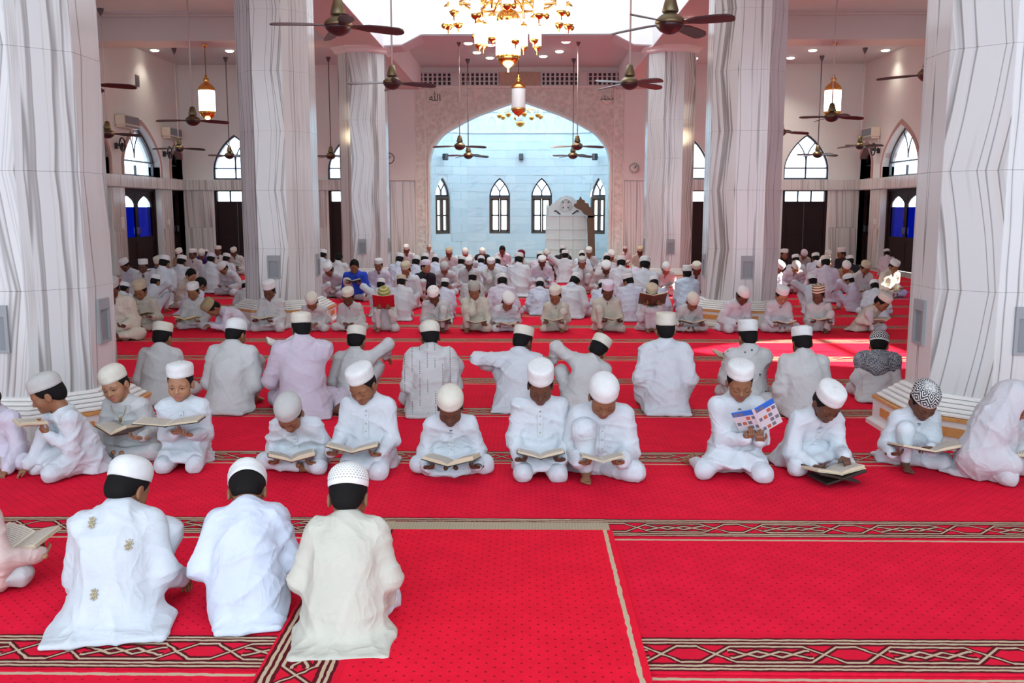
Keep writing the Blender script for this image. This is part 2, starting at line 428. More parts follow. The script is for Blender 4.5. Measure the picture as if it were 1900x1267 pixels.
# ceilings, beams, cornices
def flat(name, lo, hi, m): return struct(MB().box(lo, hi).obj(name, m))
for s, nm in ((-1, 'left'), (1, 'right')):
    a, b = sorted((s * 2.75, s * (HX + 0.4)))
    flat(f'ceiling_{nm}', (a, YF, ZC), (b, YB + 0.4, ZC + 0.15), M_CEIL)
flat('ceiling_nave', (-2.75, 19.8, 5.38), (2.75, YB + 0.6, 5.5), M_CEIL)
k = 1
for s in (-1, 1):
    a, b = sorted((s * 2.72, s * 3.68))
    flat(f'beam_{k}', (a, YF, 4.78), (b, YB, ZC), M_BEAM); k += 1
    p, q = sorted((s * 2.70, s * 2.72))
    flat(f'trim_{k}', (p, YF, 4.76), (q, YB, 7.6), M_BEAMW); k += 1
for cy in CY:
    for s in (-1, 1):
        a, b = sorted((s * 3.6, s * HX))
        flat(f'beam_{k}', (a, cy - 0.4, 4.9), (b, cy + 0.4, ZC), M_BEAM); k += 1
        for j, (d, z) in enumerate(((0.46, 5.36), (0.52, 5.41))):
            flat(f'trim_{k}', (a, cy - d, z), (b, cy + d, z + 0.05), M_BEAM); k += 1
    prof = [(-2.74, 4.78), (-2.35, 4.80), (-1.95, 5.0), (1.95, 5.0), (2.35, 4.80), (2.74, 4.78), (2.74, 5.5), (-2.74, 5.5)]
    struct(MB().prism(prof, cy - 0.36, cy + 0.4).obj(f'beam_{k}', M_CEIL)); k += 1
    flat(f'trim_{k}', (-2.72, cy - 0.38, 5.02), (2.72, cy - 0.36, 7.6), M_BEAMW); k += 1
    flat(f'trim_{k}', (-2.72, cy + 0.4, 5.02), (2.72, cy + 0.42, 7.6 if cy < 19 else 5.38), M_BEAMW); k += 1
    struct(MB().prism([(-2.72, 4.80), (-2.33, 4.82), (-1.94, 5.02), (1.94, 5.02), (2.33, 4.82), (2.72, 4.80), (2.72, 5.03), (-2.72, 5.03)], cy - 0.385, cy - 0.36).obj(f'trim_{k}', M_BEAMW)); k += 1  # thin paler facing stands for the dome-lit side of the beam
flat('ceiling_dome', (-2.75, YF, 7.6), (2.75, 19.8, 7.7), M_BEAMW)

# ------------------------------------------------------------------ columns
M_CAP = paint('column_capital_paint', (0.74, 0.62, 0.60), 0.45)
def oct_ring(ap, z, ph=PI / 8):
    r = ap / math.cos(PI / 8); return [(r * math.cos(ph + k * PI / 4), r * math.sin(ph + k * PI / 4), z) for k in range(8)]
def oct_prism(prof):
    mb = MB(); V = []
    for ap, z in prof: V += oct_ring(ap, z)
    n = len(prof); F = [list(range(8))[::-1], [(n - 1) * 8 + j for j in range(8)]]
    for i in range(n - 1):
        for j in range(8): F.append([i * 8 + j, i * 8 + (j + 1) % 8, i * 8 + 8 + (j + 1) % 8, i * 8 + 8 + j])
    mb.add(V, F); return mb
COURSE = 0.77
def column(x, y, idx, label):
    root = tag(empty('column', (x, y, 0)), label, 'column', 'octagonal marble columns')
    oct_prism([(0.45, 0.0), (0.45, 4.72)]).obj('core', M_STONE, root)
    side_w = 2 * 0.48 * math.tan(PI / 8)
    for f in range(8):
        M = Matrix.Rotation(f * PI / 4, 4, 'Z') @ Matrix.Translation((0.0, -0.48, 0))
        z0 = 0.30; j = 0
        while z0 < 4.69:
            z1 = min(1.02 + j * COURSE, 4.70)
            mb = MB(); mb.box((-side_w / 2 + 0.0004, 0, z0 + 0.0005), (side_w / 2 - 0.0004, 0.03, z1 - 0.0005), 0, M, bev=0.0014)
            me = mb.mesh('marble_panel', M_MARBLE); uvl = me.uv_layers.new(name='UVMap'); Mi = M.inverted()
            for l in me.loops:
                p = Mi @ me.vertices[l.vertex_index].co; zz = (p.z - 1.02) / COURSE; zz = zz % 2.0; zz = zz if zz < 1 else 2 - zz
                if abs(p.z - z1) < 0.004 and (j % 2 == 1): zz = 1.0
                if abs(p.z - z1) < 0.004 and (j % 2 == 0): zz = 0.0
                uvl.data[l.index].uv = (p.x + zz * COURSE * (0.07, -0.05, 0.035, -0.06, 0.05, -0.03, 0.055, -0.07)[(f + idx) % 8] + f * 0.83 + idx * 3.7, zz * COURSE * 2.2 + idx * 2.0 + f * 5.0)
            link('marble_panel', me, root); z0 = z1; j += 1
        if f % 2 == 0:      # grey niches low on every other face
            if True:
                nb = MB(); w2, a, b = 0.085, 0.62, 0.93
                nb.box((-w2, -0.018, a + 0.02), (-w2 + 0.022, 0.02, b - 0.075), 0, M).box((w2 - 0.022, -0.018, a + 0.02), (w2, 0.02, b - 0.075), 0, M)
                nb.box((-w2, -0.018, b - 0.075), (w2, 0.02, b), 0, M).box((-w2, -0.018, a), (w2, 0.02, a + 0.02), 0, M)
                ni = nb.obj('niche_frame', M_GREY, root)
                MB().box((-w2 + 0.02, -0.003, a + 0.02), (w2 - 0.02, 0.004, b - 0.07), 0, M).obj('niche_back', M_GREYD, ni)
    for j in range(5):      # reeded torus steps of the base
        ap = 0.515 + 0.034 * (4 - j); z = 0.205 + 0.024 * j
        oct_prism([(ap - 0.012, z), (ap, z + 0.006), (ap, z + 0.018), (ap - 0.012, z + 0.024)]).obj('base_step', M_STONE, root)
    oct_prism([(0.68, 0.185), (0.68, 0.205)]).obj('base_band', M_ORANGE, root)
    pl = oct_prism([(0.71, -0.005), (0.71, 0.03), (0.67, 0.035), (0.67, 0.185)]).obj('plinth', M_STONE, root)
    for f in range(8):
        M = Matrix.Rotation(f * PI / 4, 4, 'Z') @ Matrix.Translation((0.0, -0.67, 0))
        MB().box((-0.12, -0.008, 0.085), (0.12, 0.01, 0.145), 0, M).obj('inlay_panel', M_ORANGE, pl)
    oct_prism([(0.51, 4.66), (0.545, 4.69), (0.545, 4.72), (0.60, 4.76), (0.60, 4.79)]).obj('capital', M_CAP, root)
    return root
_cl = ('by the boy in the plain grey cap', 'behind the boy in the black and white patterned cap', 'with the boy in the plain white round cap sitting before its base',
       'behind the boy in the white dome cap beside the sunlit carpet', 'behind the bareheaded boy in the bright blue kurta', 'next to the mihrab wall clock')
for i, cy in enumerate(CY):
    for j, s in enumerate((-1, 1)):
        column((-3.27, 3.38, -3.2, 3.12, -3.2, 3.15)[i * 2 + j], cy, i * 2 + j, 'octagonal veined white marble column ' + _cl[i * 2 + j])

# ------------------------------------------------------------------ mihrab wall and chamber
AP = [(-2.5, 0.0), (-2.5, 2.84), (-2.46, 3.05), (-2.37, 3.27), (-2.1, 3.59), (-1.73, 3.81), (-1.28, 4.04), (-0.68, 4.27), (0, 4.5)]
def spline(P, n=5):
    out = [P[0]]
    for i in range(len(P) - 1):
        p0, p1, p2, p3 = P[max(i - 1, 0)], P[i], P[i + 1], P[min(i + 2, len(P) - 1)]
        for k in range(1, n + 1):
            t = k / n; out.append(tuple(0.5 * (2 * p1[j] + (p2[j] - p0[j]) * t + (2 * p0[j] - 5 * p1[j] + 4 * p2[j] - p3[j]) * t * t + (3 * p1[j] - p0[j] - 3 * p2[j] + p3[j]) * t ** 3) for j in (0, 1)))
    return out
AP = [AP[0]] + spline(AP[1:])
AP = AP + [(-x, z) for x, z in AP[-2::-1]]
mb = MB(); n = len(AP)
kmid = n // 2
mb.prism([(-3.62, 0)] + AP[:kmid + 1] + [(0, 4.84), (-3.62, 4.84)], YB, YB + 0.5)
mb.prism([(0, 4.84)] + AP[kmid:] + [(3.62, 0), (3.62, 4.84)], YB, YB + 0.5)
wm = struct(mb.obj('wall_mihrab', M_CARVE))
mb2 = MB(); mb2.box((-3.62, YB + 0.02, 4.84), (3.62, YB + 0.5, 5.45)); struct(mb2.obj('wall_mihrab_upper', M_WALL))
# raised rim along the arch and the frame of the carved field
A2 = [(x * 1.02, z + (0.06 if z > 2 else 0)) for x, z in AP]
MB().band(AP, A2, YB - 0.03, YB + 0.02).obj('arch_rim', M_STONE, wm)
A3 = [(-2.52, 0), (-2.52, 4.78), (2.52, 4.78), (2.52, 0)]; A4 = [(-2.62, 0), (-2.62, 4.84), (2.62, 4.84), (2.62, 0)]
for s in (-1, 1):
    p, q = sorted((s * 2.62, s * 2.86)); MB().box((p, YB - 0.04, 0), (q, YB + 0.01, 4.8)).obj('carved_border', M_CARVE, wm)
    for xx in (2.60, 2.88): MB().box((s * xx - 0.018, YB - 0.06, 0), (s * xx + 0.018, YB + 0.01, 4.84)).obj('border_moulding', M_STONE, wm)
    p, q = sorted((s * 2.9, s * 3.60))
    MB().box((p, YB - 0.05, 2.40), (q, YB + 0.01, 4.84)).obj('pilaster_panel', M_WALL, wm)
    MB().box((p, YB - 0.08, 2.32), (q, YB + 0.01, 2.40)).obj('pilaster_ledge', M_STONE, wm)
    for j in range(2):
        a = p + (q - p) * j / 2 + 0.004; b = p + (q - p) * (j + 1) / 2 - 0.004
        uvbox('marble_panel', (a, -0.05, 0), (b, 0.005, 2.31), MBK, M_CLAD, wm, s * 2.3 + j * 0.4)
MB().box((-3.62, YB - 0.06, 4.82), (3.62, YB + 0.01, 4.87)).obj('frieze_moulding', M_STONE, wm)
# jali grilles and the tan panel between them
for s in (-1, 1):
    a, b = sorted((s * 0.58, s * 2.9)); z0, z1 = 4.87, 5.25
    MB().box((a, YB - 0.005, z0), (b, YB + 0.018, z1)).obj('grille_shade_sheet', M_JALI, wm)  # dark sheet paints the shade seen through the openings
    fr = MB(); fr.box((a + 0.04, YB - 0.05, z0), (b - 0.04, YB, z0 + 0.03)).box((a + 0.04, YB - 0.05, z1 - 0.04), (b - 0.04, YB, z1)).box((a, YB - 0.05, z0), (a + 0.04, YB, z1)).box((b - 0.04, YB - 0.05, z0), (b, YB, z1))
    fr.obj('grille_frame', M_CEIL, wm)
    nb = 18
    for j in range(1, nb):
        x = a + (b - a) * j / nb; MB().box((x - 0.026, YB - 0.03, z0), (x + 0.026, YB, z1)).obj('grille_bar', M_CEIL, wm)
    for z in (z0 + 0.13, z0 + 0.25): MB().box((a, YB - 0.034, z - 0.012), (b, YB, z + 0.012)).obj('grille_rail', M_CEIL, wm)
    c = (a + b) / 2; MB().box((c - 0.1, YB - 0.045, z0), (c + 0.1, YB - 0.005, z1)).obj('grille_panel', M_CEIL, wm)
MB().box((-0.55, YB - 0.03, 4.87), (0.55, YB + 0.018, 5.25)).obj('tan_panel', M_TAN, wm)
# chamber behind the arch: three faceted sides of pale marble blocks
YC = 30.1
PTS = [(-3.5, YB + 0.5), (-3.15, 29.05), (-1.7, YC), (1.7, YC), (3.15, 29.05), (3.5, YB + 0.5)]
nm = ('wall_chamber_1', 'wall_chamber_2', 'wall_chamber_3', 'wall_chamber_4', 'wall_chamber_5')
CH = {1: [(0.5, 0.27)], 2: [(-0.66, 0.33), (0.68, 0.33)], 3: [(0.5, 0.27)]}
def facet(i):
    (x0, y0), (x1, y1) = PTS[i], PTS[i + 1]; L = math.hypot(x1 - x0, y1 - y0); d = Vector((x1 - x0, y1 - y0, 0)) / L
    nrm = Vector((-d.y, d.x, 0))      # outward, away from the hall
    M = Matrix(((d.x, nrm.x, 0, x0), (d.y, nrm.y, 0, y0), (0, 0, 1, 0), (0, 0, 0, 1))); return M, L
ZW0, ZW1, ZWP = 0.76, 1.93, 2.52
for i in range(5):
    M, L = facet(i); wins = [(L / 2 + (c if i == 2 else (c - 0.5) * 0.5), hw) for c, hw in CH.get(i, [])]
    mb = MB(); x = 0.0
    for c, hw in sorted(wins):
        mb.box((x, 0, 0), (c - hw, 0.3, 5.3), 0, M).box((c - hw, 0, 0), (c + hw, 0.3, ZW0), 0, M)
        A = arch_pts(hw, ZW1, ZWP - ZW1, 8, c); k2 = len(A) // 2
        mb.prism(A[:k2 + 1] + [(c, 5.3), (c - hw, 5.3)], 0, 0.3, 0, M); mb.prism([(c, 5.3)] + A[k2:] + [(c + hw, 5.3)], 0, 0.3, 0, M)
        x = c + hw
    mb.box((x, 0, 0), (L, 0.3, 5.3), 0, M); wo = struct(mb.obj(nm[i], M_BLOCK))
    # blocks in courses, cut around the windows
    zc, row = 0.0, 0
    hgt = 0.26
    while zc < 3.85:
        z1 = zc + hgt; x = -(0.31 if row % 2 else 0.0)
        while x < L:
            a, b = max(0, x) + 0.003, min(L, x + 0.62) - 0.003; x += 0.62
            parts = [(a, b)]
            for c, hw in wins:
                h2 = hw + 0.02
                if z1 > ZW0 and zc < ZWP + 0.02:
                    if zc > ZW1: h2 = max(0.0, hw * (1 - (zc - ZW1) / (ZWP - ZW1)) ** 0.6) + 0.03
                    nxt = []
                    for p, q in parts:
                        if q <= c - h2 or p >= c + h2: nxt.append((p, q)); continue
                        if p < c - h2: nxt.append((p, c - h2))
                        if q > c + h2: nxt.append((c + h2, q))
                    parts = nxt
            for p, q in parts:
                if q - p > 0.03: MB().box((p, -0.012 - random.Random(row * 91 + int(p * 50)).random() * 0.006, zc + 0.003), (q, 0.01, z1 - 0.003), 0, M).obj('marble_block', M_BLOCK, wo)
        zc = z1; row += 1
    MB().box((0, -0.05, 3.9), (L, 0.02, 3.96), 0, M).obj('cornice', M_BLOCK, wo)
    x = 0.12
    while x < L - 0.25:     # blind arcade above the cornice
        A = arch_pts(0.13, 4.22, 0.2, 6, x + 0.16); B = arch_pts(0.165, 4.22, 0.25, 6, x + 0.16)
        A = [(x + 0.03, 3.98)] + A + [(x + 0.29, 3.98)]; B = [(x - 0.005, 3.98)] + B + [(x + 0.325, 3.98)]
        MB().band(A, B, -0.03, 0.01, 0, False, M).obj('blind_arch', M_BLOCK, wo); x += 0.52
    MB().box((0, -0.05, 4.56), (L, 0.02, 4.62), 0, M).obj('cornice', M_BLOCK, wo)
    for c, hw in wins:
        r = arched_window(f'window_{nw}', M, c, hw, ZW1, ZWP - ZW1, M_WINF, M_GLASS, 0.1, False, zsill=ZW1, reveal=False); nw += 1
        for s in (-1, 1):
            pts = [M @ Vector((c + s * hw * 0.62 * t ** 1.3, 0.13, ZW1 + (ZWP - ZW1) * (0.25 + 0.5 * t))) for t in (0, 0.25, 0.5, 0.75, 1)]
            MB().tube(pts, 0.02, 6).obj('tracery_bar', M_WINF, r)
        MB().box((c - 0.02, 0.1, ZW1), (c + 0.02, 0.16, ZW1 + 0.17), 0, M).obj('mullion', M_WINF, r)
        fb = MB(); fb.box((c - hw, 0.06, ZW0), (c - hw + 0.06, 0.16, ZW1), 0, M).box((c + hw - 0.06, 0.06, ZW0), (c + hw, 0.16, ZW1), 0, M).box((c - hw + 0.06, 0.06, ZW0), (c + hw - 0.06, 0.16, ZW0 + 0.07), 0, M).box((c - hw + 0.06, 0.06, ZW1 - 0.07), (c + hw - 0.06, 0.16, ZW1), 0, M)
        fb.obj('window_frame', M_WINB, r)
        for s in (-1, 1):
            a, b = sorted((c + s * 0.006, c + s * (hw - 0.06))); ss = MB(); w2 = 0.05
            ss.box((a, 0.07, ZW0 + 0.07), (a + w2, 0.12, ZW1 - 0.07), 0, M).box((b - w2, 0.07, ZW0 + 0.07), (b, 0.12, ZW1 - 0.07), 0, M)
            for z in (ZW0 + 0.07, 1.31, ZW1 - 0.12): ss.box((a, 0.07, z), (b, 0.12, z + 0.05), 0, M)
            so_ = ss.obj('sash', M_WINB, r)
            MB().box((a + w2 * 0.8, 0.09, ZW0 + 0.1), (b - w2 * 0.8, 0.096, ZW1 - 0.1), 0, M).obj('pane', M_GLASS, so_)
struct(MB().box((-3.9, YB + 0.4, 5.3), (3.9, 30.6, 5.4)).obj('ceiling_chamber', M_BLOCK))
# ------------------------------------------------------------------ carpets
PER, Y0C = 1.316, 2.965 - 1.316
RED, RED2, BEIGE, DARK = (0.78, 0.010, 0.041), (0.55, 0.008, 0.028), (0.53, 0.40, 0.27), (0.035, 0.008, 0.010)
def carpet_mat(name, dots=1.0, red=RED):
    """woven strip: x runs along it, y across from the pale edge line (0) over the plaited border to the dotted field"""
    m = Mat(name, red, 0.95); o = m.coord('Object'); x, y, _ = m.xyz(o)
    wob = (m.noise(o, 26, 2) - 0.5) * 0.012
    xx, yy = x + wob, y + wob
    def band(a, b): return yy.gt(a) * yy.lt(b)
    line = band(PER - 0.045, PER - 0.027)
    b = (yy - 0.135) / 0.105                  # -1..1 across the border
    t = xx.mod(0.57)
    d = (t - 0.0).abs().min((t - 0.19).abs()).min((t - 0.57).abs())
    a1 = (d / 0.06).min(1.0) * 0.55
    e = (t - 0.30).abs().min((t - 0.38).abs()).min((t - 0.46).abs())
    a2 = (e / 0.05).min(1.0) * 0.26
    inlong = t.gt(0.235) * t.lt(0.525)
    q1 = (b.abs() - a1).abs(); q2 = (b.abs() - a2).abs() + (inlong * -1.0 + 1.0) * 5.0
    q3 = (b.abs() - 0.80).abs(); q4 = (b.abs() - 1.02).abs()
    q = q1.min(q2).min(q3).min(q4)
    beige = q.lt(0.060); dark = q.lt(0.19) * band(0.01, 0.26)
    inb = band(0.005, 0.265)
    rows = (y / 0.030).floor(); u = (x / 0.060 + rows * 0.5).mod(1.0) - 0.5; v = (y / 0.030).mod(1.0) - 0.5
    dot = ((u * 2.0) * (u * 2.0) + v * v).lt(0.027) * yy.gt(0.30) * yy.lt(PER - 0.07) * dots
    nz = m.noise(o, 7, 4, 0.65); fine = m.noise(o, 300, 2)
    c = m.mix(nz.step(0.3, 0.75), tuple(k * 0.86 for k in red), red)
    c = m.mix(band(0.0, 0.29) * 0.35, c, RED2)
    c = m.mix(dot * 0.7, c, (0.11, 0.006, 0.010))
    c = m.mix(dark * 0.9, c, DARK)
    c = m.mix((beige * inb).max(line), c, BEIGE)
    m.base(c); m.bump(fine * 0.5 + (beige * inb).max(dot) * 0.8, 0.5, 0.006)
    m.b.inputs['Specular IOR Level'].default_value = 0.08; return m
M_CARPET = carpet_mat('red_carpet')
M_RUNNER = carpet_mat('red_dotted_carpet', 1.0, (0.82, 0.010, 0.036))
def rumpled(L, W, th, nx, ny, amp, seed):
    rs = np.random.RandomState(seed); xs = np.linspace(-L / 2, L / 2, nx); ys = np.linspace(0, W, ny)
    X, Y = np.meshgrid(xs, ys, indexing='ij'); Z = np.full_like(X, th)
    for _ in range(5):
        k = rs.uniform(0.4, 2.2); Z += amp * np.sin(X * k + Y * rs.uniform(-2, 2) + rs.uniform(0, 6))
    top = np.stack([X, Y, Z], -1).reshape(-1, 3); bot = top.copy(); bot[:, 2] = 0.0
    V = np.vstack([top, bot]); i = np.arange(nx * ny).reshape(nx, ny); o = nx * ny
    F = [np.stack([i[:-1, :-1], i[1:, :-1], i[1:, 1:], i[:-1, 1:]], -1).reshape(-1, 4)]
    for a in (i[:, 0], i[::-1, -1], i[::-1, 0:1].T[0] * 0 + i[::-1, 0]): pass
    for e in (i[:, 0], i[:, -1][::-1], i[0, :][::-1], i[-1, :]):
        F.append(np.stack([e[:-1] + o, e[1:] + o, e[1:], e[:-1]], -1))
    return V, np.vstack(F)
nrow = 18
for k in range(nrow):
    y0 = Y0C + k * PER
    V, F = rumpled(17.6, PER - 0.012, 0.010, 60, 5, 0.0012, k)
    me = mesh_np('carpet', V, F, [M_CARPET.m], smooth=False)
    o = link('carpet', me, None, (0.07 * math.sin(k * 2.1) + 0.02, y0, -0.010)); 
    if k == 0: lab = 'red carpet strip with plaited border lying across the hall nearest the camera'
    else: lab = f'red carpet strip with plaited beige border, strip {["one","two","three","four","five","six","seven","eight","nine","ten","eleven","twelve","thirteen","fourteen","fifteen","sixteen","seventeen"][k-1]} behind the nearest one'
    tag(o, lab, 'carpet', 'red prayer carpet strips across the hall')
# the loose runner laid lengthwise over them: local x = world y, local y = -world x
V, F = rumpled(4.0, PER, 0.009, 30, 8, 0.0008, 77)
F2 = F
ru = tag(empty('carpet_runner', (0.59 - PER, 4.335 - 2.0, 0.006), -PI / 2),
         'loose red dotted carpet runner with beige end bar laid lengthwise over the carpets', 'carpet')
link('runner_field', mesh_np('runner_field', V, F2, [M_RUNNER.m], smooth=False), ru)
M_BAR = Mat('beige_woven_end', (0.36, 0.29, 0.19), 0.9)
_x, _y, _z = M_BAR.xyz(M_BAR.coord('Object'))
M_BAR.base(M_BAR.mix(((_y * 420).sin() * 0.5 + 0.5) * 0.45, (0.40, 0.33, 0.22), (0.25, 0.19, 0.12)))
MB().box((-2.105, 0.0, 0.0), (-2.0, PER - 0.01, 0.011)).obj('end_bar', M_BAR, ru)
fr = MB()
for k in range(150):
    yy = (k + 0.5) / 150 * (PER - 0.02); d = 0.010 + 0.012 * random.Random(k).random()
    fr.box((-2.105 - d, yy, 0.001), (-2.105, yy + 0.004, 0.006))
stuff(fr.obj('end_fringe', M_BAR, ru))

# ------------------------------------------------------------------ metal and lamps
M_GOLD = Mat('polished_gold', (0.85, 0.48, 0.13), 0.16, Metallic=1.0)
M_BRASS = Mat('fan_brass', (0.20, 0.155, 0.085), 0.42, Metallic=0.8)
M_FANB = Mat('dark_fan_blade', (0.040, 0.012, 0.014), 0.35)
M_ROD = Mat('white_rod', (0.62, 0.55, 0.52), 0.5)
M_RODD = Mat('grey_cap', (0.12, 0.11, 0.12), 0.5)
def emit(name, col, s):
    m = Mat(name, col, 0.5); m.b.inputs['Emission Color'].default_value = (*col, 1); m.b.inputs['Emission Strength'].default_value = s; return m
M_LAMP = emit('lit_lamp_glass', (1.0, 0.93, 0.76), 7.0)
M_LAMPO = Mat('unlit_lamp_glass', (0.86, 0.82, 0.80), 0.2)
M_BULB = emit('lit_downlight', (1.0, 0.90, 0.72), 12.0)

def ceiling_fan(x, y, z, ztop, ang, label, rodm=None, size=0.63, canopy=True):
    root = tag(empty('ceiling_fan', (x, y, z), ang), label, 'ceiling fan', 'ceiling fans')
    MB().lathe([(0.0, ztop - z), (0.0125, ztop - z), (0.0125, 0.10), (0.0, 0.10)], 8).obj('rod', rodm or M_ROD, root)
    if canopy: MB().lathe([(0.012, ztop - z - 0.14), (0.05, ztop - z - 0.06), (0.065, ztop - z)], 12).obj('canopy', M_RODD, root)
    MB().lathe([(0.02, 0.27), (0.040, 0.26), (0.075, 0.13), (0.07, 0.115), (0.03, 0.115)], 16).obj('upper_cup', M_BRASS, root)
    MB().lathe([(0.04, 0.115), (0.085, 0.09), (0.125, 0.055), (0.135, 0.03), (0.13, 0.015)], 20).obj('motor_ring', M_BRASS, root)
    MB().lathe([(0.13, 0.016), (0.125, -0.005), (0.09, -0.045), (0.04, -0.07), (0.0, -0.075)], 20).obj('motor_bowl', M_FANB, root)
    for k in range(4):
        a = k * PI / 2
        M = Matrix.Rotation(a, 4, 'Z') @ Matrix.Rotation(R(-17), 4, 'X')
        mb = MB(); P = [(0.11, 0.022), (0.20, 0.035), (0.28, 0.058), (0.45, 0.066), (0.57, 0.064), (size - 0.02, 0.045), (size, 0.012)]
        V = []; F = []
        for (px, hw) in P:
            zz = 0.018 - 0.025 * (px / size) ** 2
            for sy in (-1, 1): V += [(px, sy * hw, zz + 0.004 + (0.006 if sy < 0 else 0)), (px, sy * hw, zz - 0.004)]
        for i in range(len(P) - 1):
            b = i * 4
            F += [[b, b + 4, b + 6, b + 2], [b + 1, b + 3, b + 7, b + 5], [b, b + 1, b + 5, b + 4], [b + 2, b + 6, b + 7, b + 3]]
        F += [[0, 2, 3, 1], [4 * len(P) - 4, 4 * len(P) - 3, 4 * len(P) - 1, 4 * len(P) - 2]]
        mb.add([tuple(M @ Vector(p)) for p in V], F); mb.obj('blade', M_FANB, root)
        MB().box((0.09, -0.016, 0.012), (0.21, 0.016, 0.022), 0, M).obj('blade_bracket', M_BRASS, root)
    return root
FANS = [  # pixel of the hub, depth y, ceiling z, blade angle, label
    (628, 52, 9.1, 7.6, 20, 'dark four-bladed ceiling fan in front of the second veined column beside the chandelier'),
    (728, 157, 13.7, 7.6, 14, 'brass and dark ceiling fan hanging before the third column on the bareheaded blue boy side'),
    (1243, 48, 8.7, 7.6, 52, 'large dark ceiling fan with one blade crossing the column on the wall-clock side'),
    (1168, 157, 13.4, 7.6, 38, 'dark ceiling fan with a pale lit blade before the column next to the wall clock'),
    (853, 273, 22.2, 5.38, 8, 'higher and larger of two fans hanging over the side of the arch without mimbar'),
    (869, 290, 24.9, 5.38, 35, 'smaller lower fan in the arch beside the small black speaker, away from mimbar'),
    (1071, 273, 22.2, 5.38, 5, 'higher and larger of two fans in the arch above the mimbar'),
    (1063, 290, 24.9, 5.38, 32, 'smaller lower fan in the arch above the mimbar crest'),
    (358, 226, 17.2, 5.45, 18, 'dark ceiling fan directly below the lit lantern on the air conditioner pair side'),
    (200, 250, 19.0, 5.45, 25, 'dark ceiling fan before the air conditioner close to the marble column'),
    (332, 277, 23.6, 5.45, 15, 'dark ceiling fan below the air conditioner near the hall corner'),
    (426, 290, 25.0, 5.45, 50, 'small fan seen against the bright arched window in the corner aisle'),
    (614, 291, 25.0, 5.45, 40, 'small fan in the gap between two columns by the half-hidden arched window'),
    (160, 160, 12.4, 5.45, 8, 'ceiling fan mostly hidden behind the front column with two blades showing'),
    (1543, 219, 17.6, 5.45, 10, 'dark ceiling fan directly below the lit lantern on the single air conditioner side'),
    (1596, 272, 23.8, 5.45, 40, 'dark ceiling fan just below the single air conditioner'),
    (1517, 288, 25.0, 5.45, 20, 'small fan hanging before the big bright arched window of the far wall'),
    (1448, 247, 20.6, 5.45, 5, 'ceiling fan half hidden by the column with one dark blade over the arched window'),
    (1722, 142, 12.6, 5.45, 65, 'ceiling fan hidden behind the big front column with only a blade tip showing'),
]
for u, v, y, zt, a, lab in FANS:
    p = on_plane(u, v, 1, y); ceiling_fan(p[0], p[1], p[2], zt, R(a), lab, M_RODD if y > 24 else M_ROD, canopy=True)

def lantern(x, y, zb, zt_hang, d, h, lit, label, name='hanging_lantern', light=0):
    """gold capped glass cylinder on a rod; zb is the underside of the glass, d its diameter"""
    root = tag(empty(name, (x, y, zb)), label, 'lantern', 'hanging gold lanterns'); r = d / 2
    MB().lathe([(r * 0.96, 0), (r, 0.02), (r, h - 0.02), (r * 0.96, h)], 24).obj('glass', M_LAMP if lit else M_LAMPO, root)
    MB().lathe([(0.0, -r * 1.15), (r * 0.10, -r * 1.1), (r * 0.12, -r * 0.98), (r * 0.5, -r * 0.82), (r * 0.85, -r * 0.45), (r * 1.03, -0.03), (r * 1.08, 0.0), (r * 1.02, 0.015), (r * 0.9, 0.0)], 24).obj('bottom_cup', M_GOLD, root)
    MB().lathe([(r * 0.9, h), (r * 1.05, h - 0.01), (r * 1.08, h + 0.01), (r * 0.92, h + r * 0.45), (r * 0.55, h + r * 0.8), (r * 0.25, h + r * 1.0), (r * 0.4, h + r * 1.2), (r * 0.35, h + r * 1.4), (r * 0.12, h + r * 1.6), (r * 0.2, h + r * 1.8), (0.0, h + r * 2.0)], 24).obj('top_cap', M_GOLD, root)
    MB().lathe([(0.008, h + r * 1.8), (0.008, zt_hang - zb)], 8).obj('rod', M_BRASS, root)
    MB().lathe([(0.015, zt_hang - zb - 0.08), (0.05, zt_hang - zb - 0.02), (0.055, zt_hang - zb)], 12).obj('canopy', M_GOLD, root)
    if light:
        l = bpy.data.lights.new('lantern_light', 'POINT'); l.energy = light; l.color = (1, 0.80, 0.52); l.shadow_soft_size = r
        lo = bpy.data.objects.new('lantern_light', l); C.objects.link(lo); lo.parent = root; lo.location = (0, 0, -r * 1.15 - 0.12)
    return root
for u, lab in ((385, 'lit gold capped hanging lantern in the aisle with two air conditioners'), (1544, 'lit gold capped hanging lantern in the aisle with one air conditioner')):
    p = on_plane(u, 208, 1, 19.8); lantern(p[0], 19.8, p[2], 4.9, 0.33, 0.44, True, lab, light=50)
p = on_plane(962, 202, 1, 19.9); lantern(p[0], 19.9, p[2], 5.0, 0.29, 0.42, False, 'unlit gold capped glass lantern hanging above the arch apex', light=0)

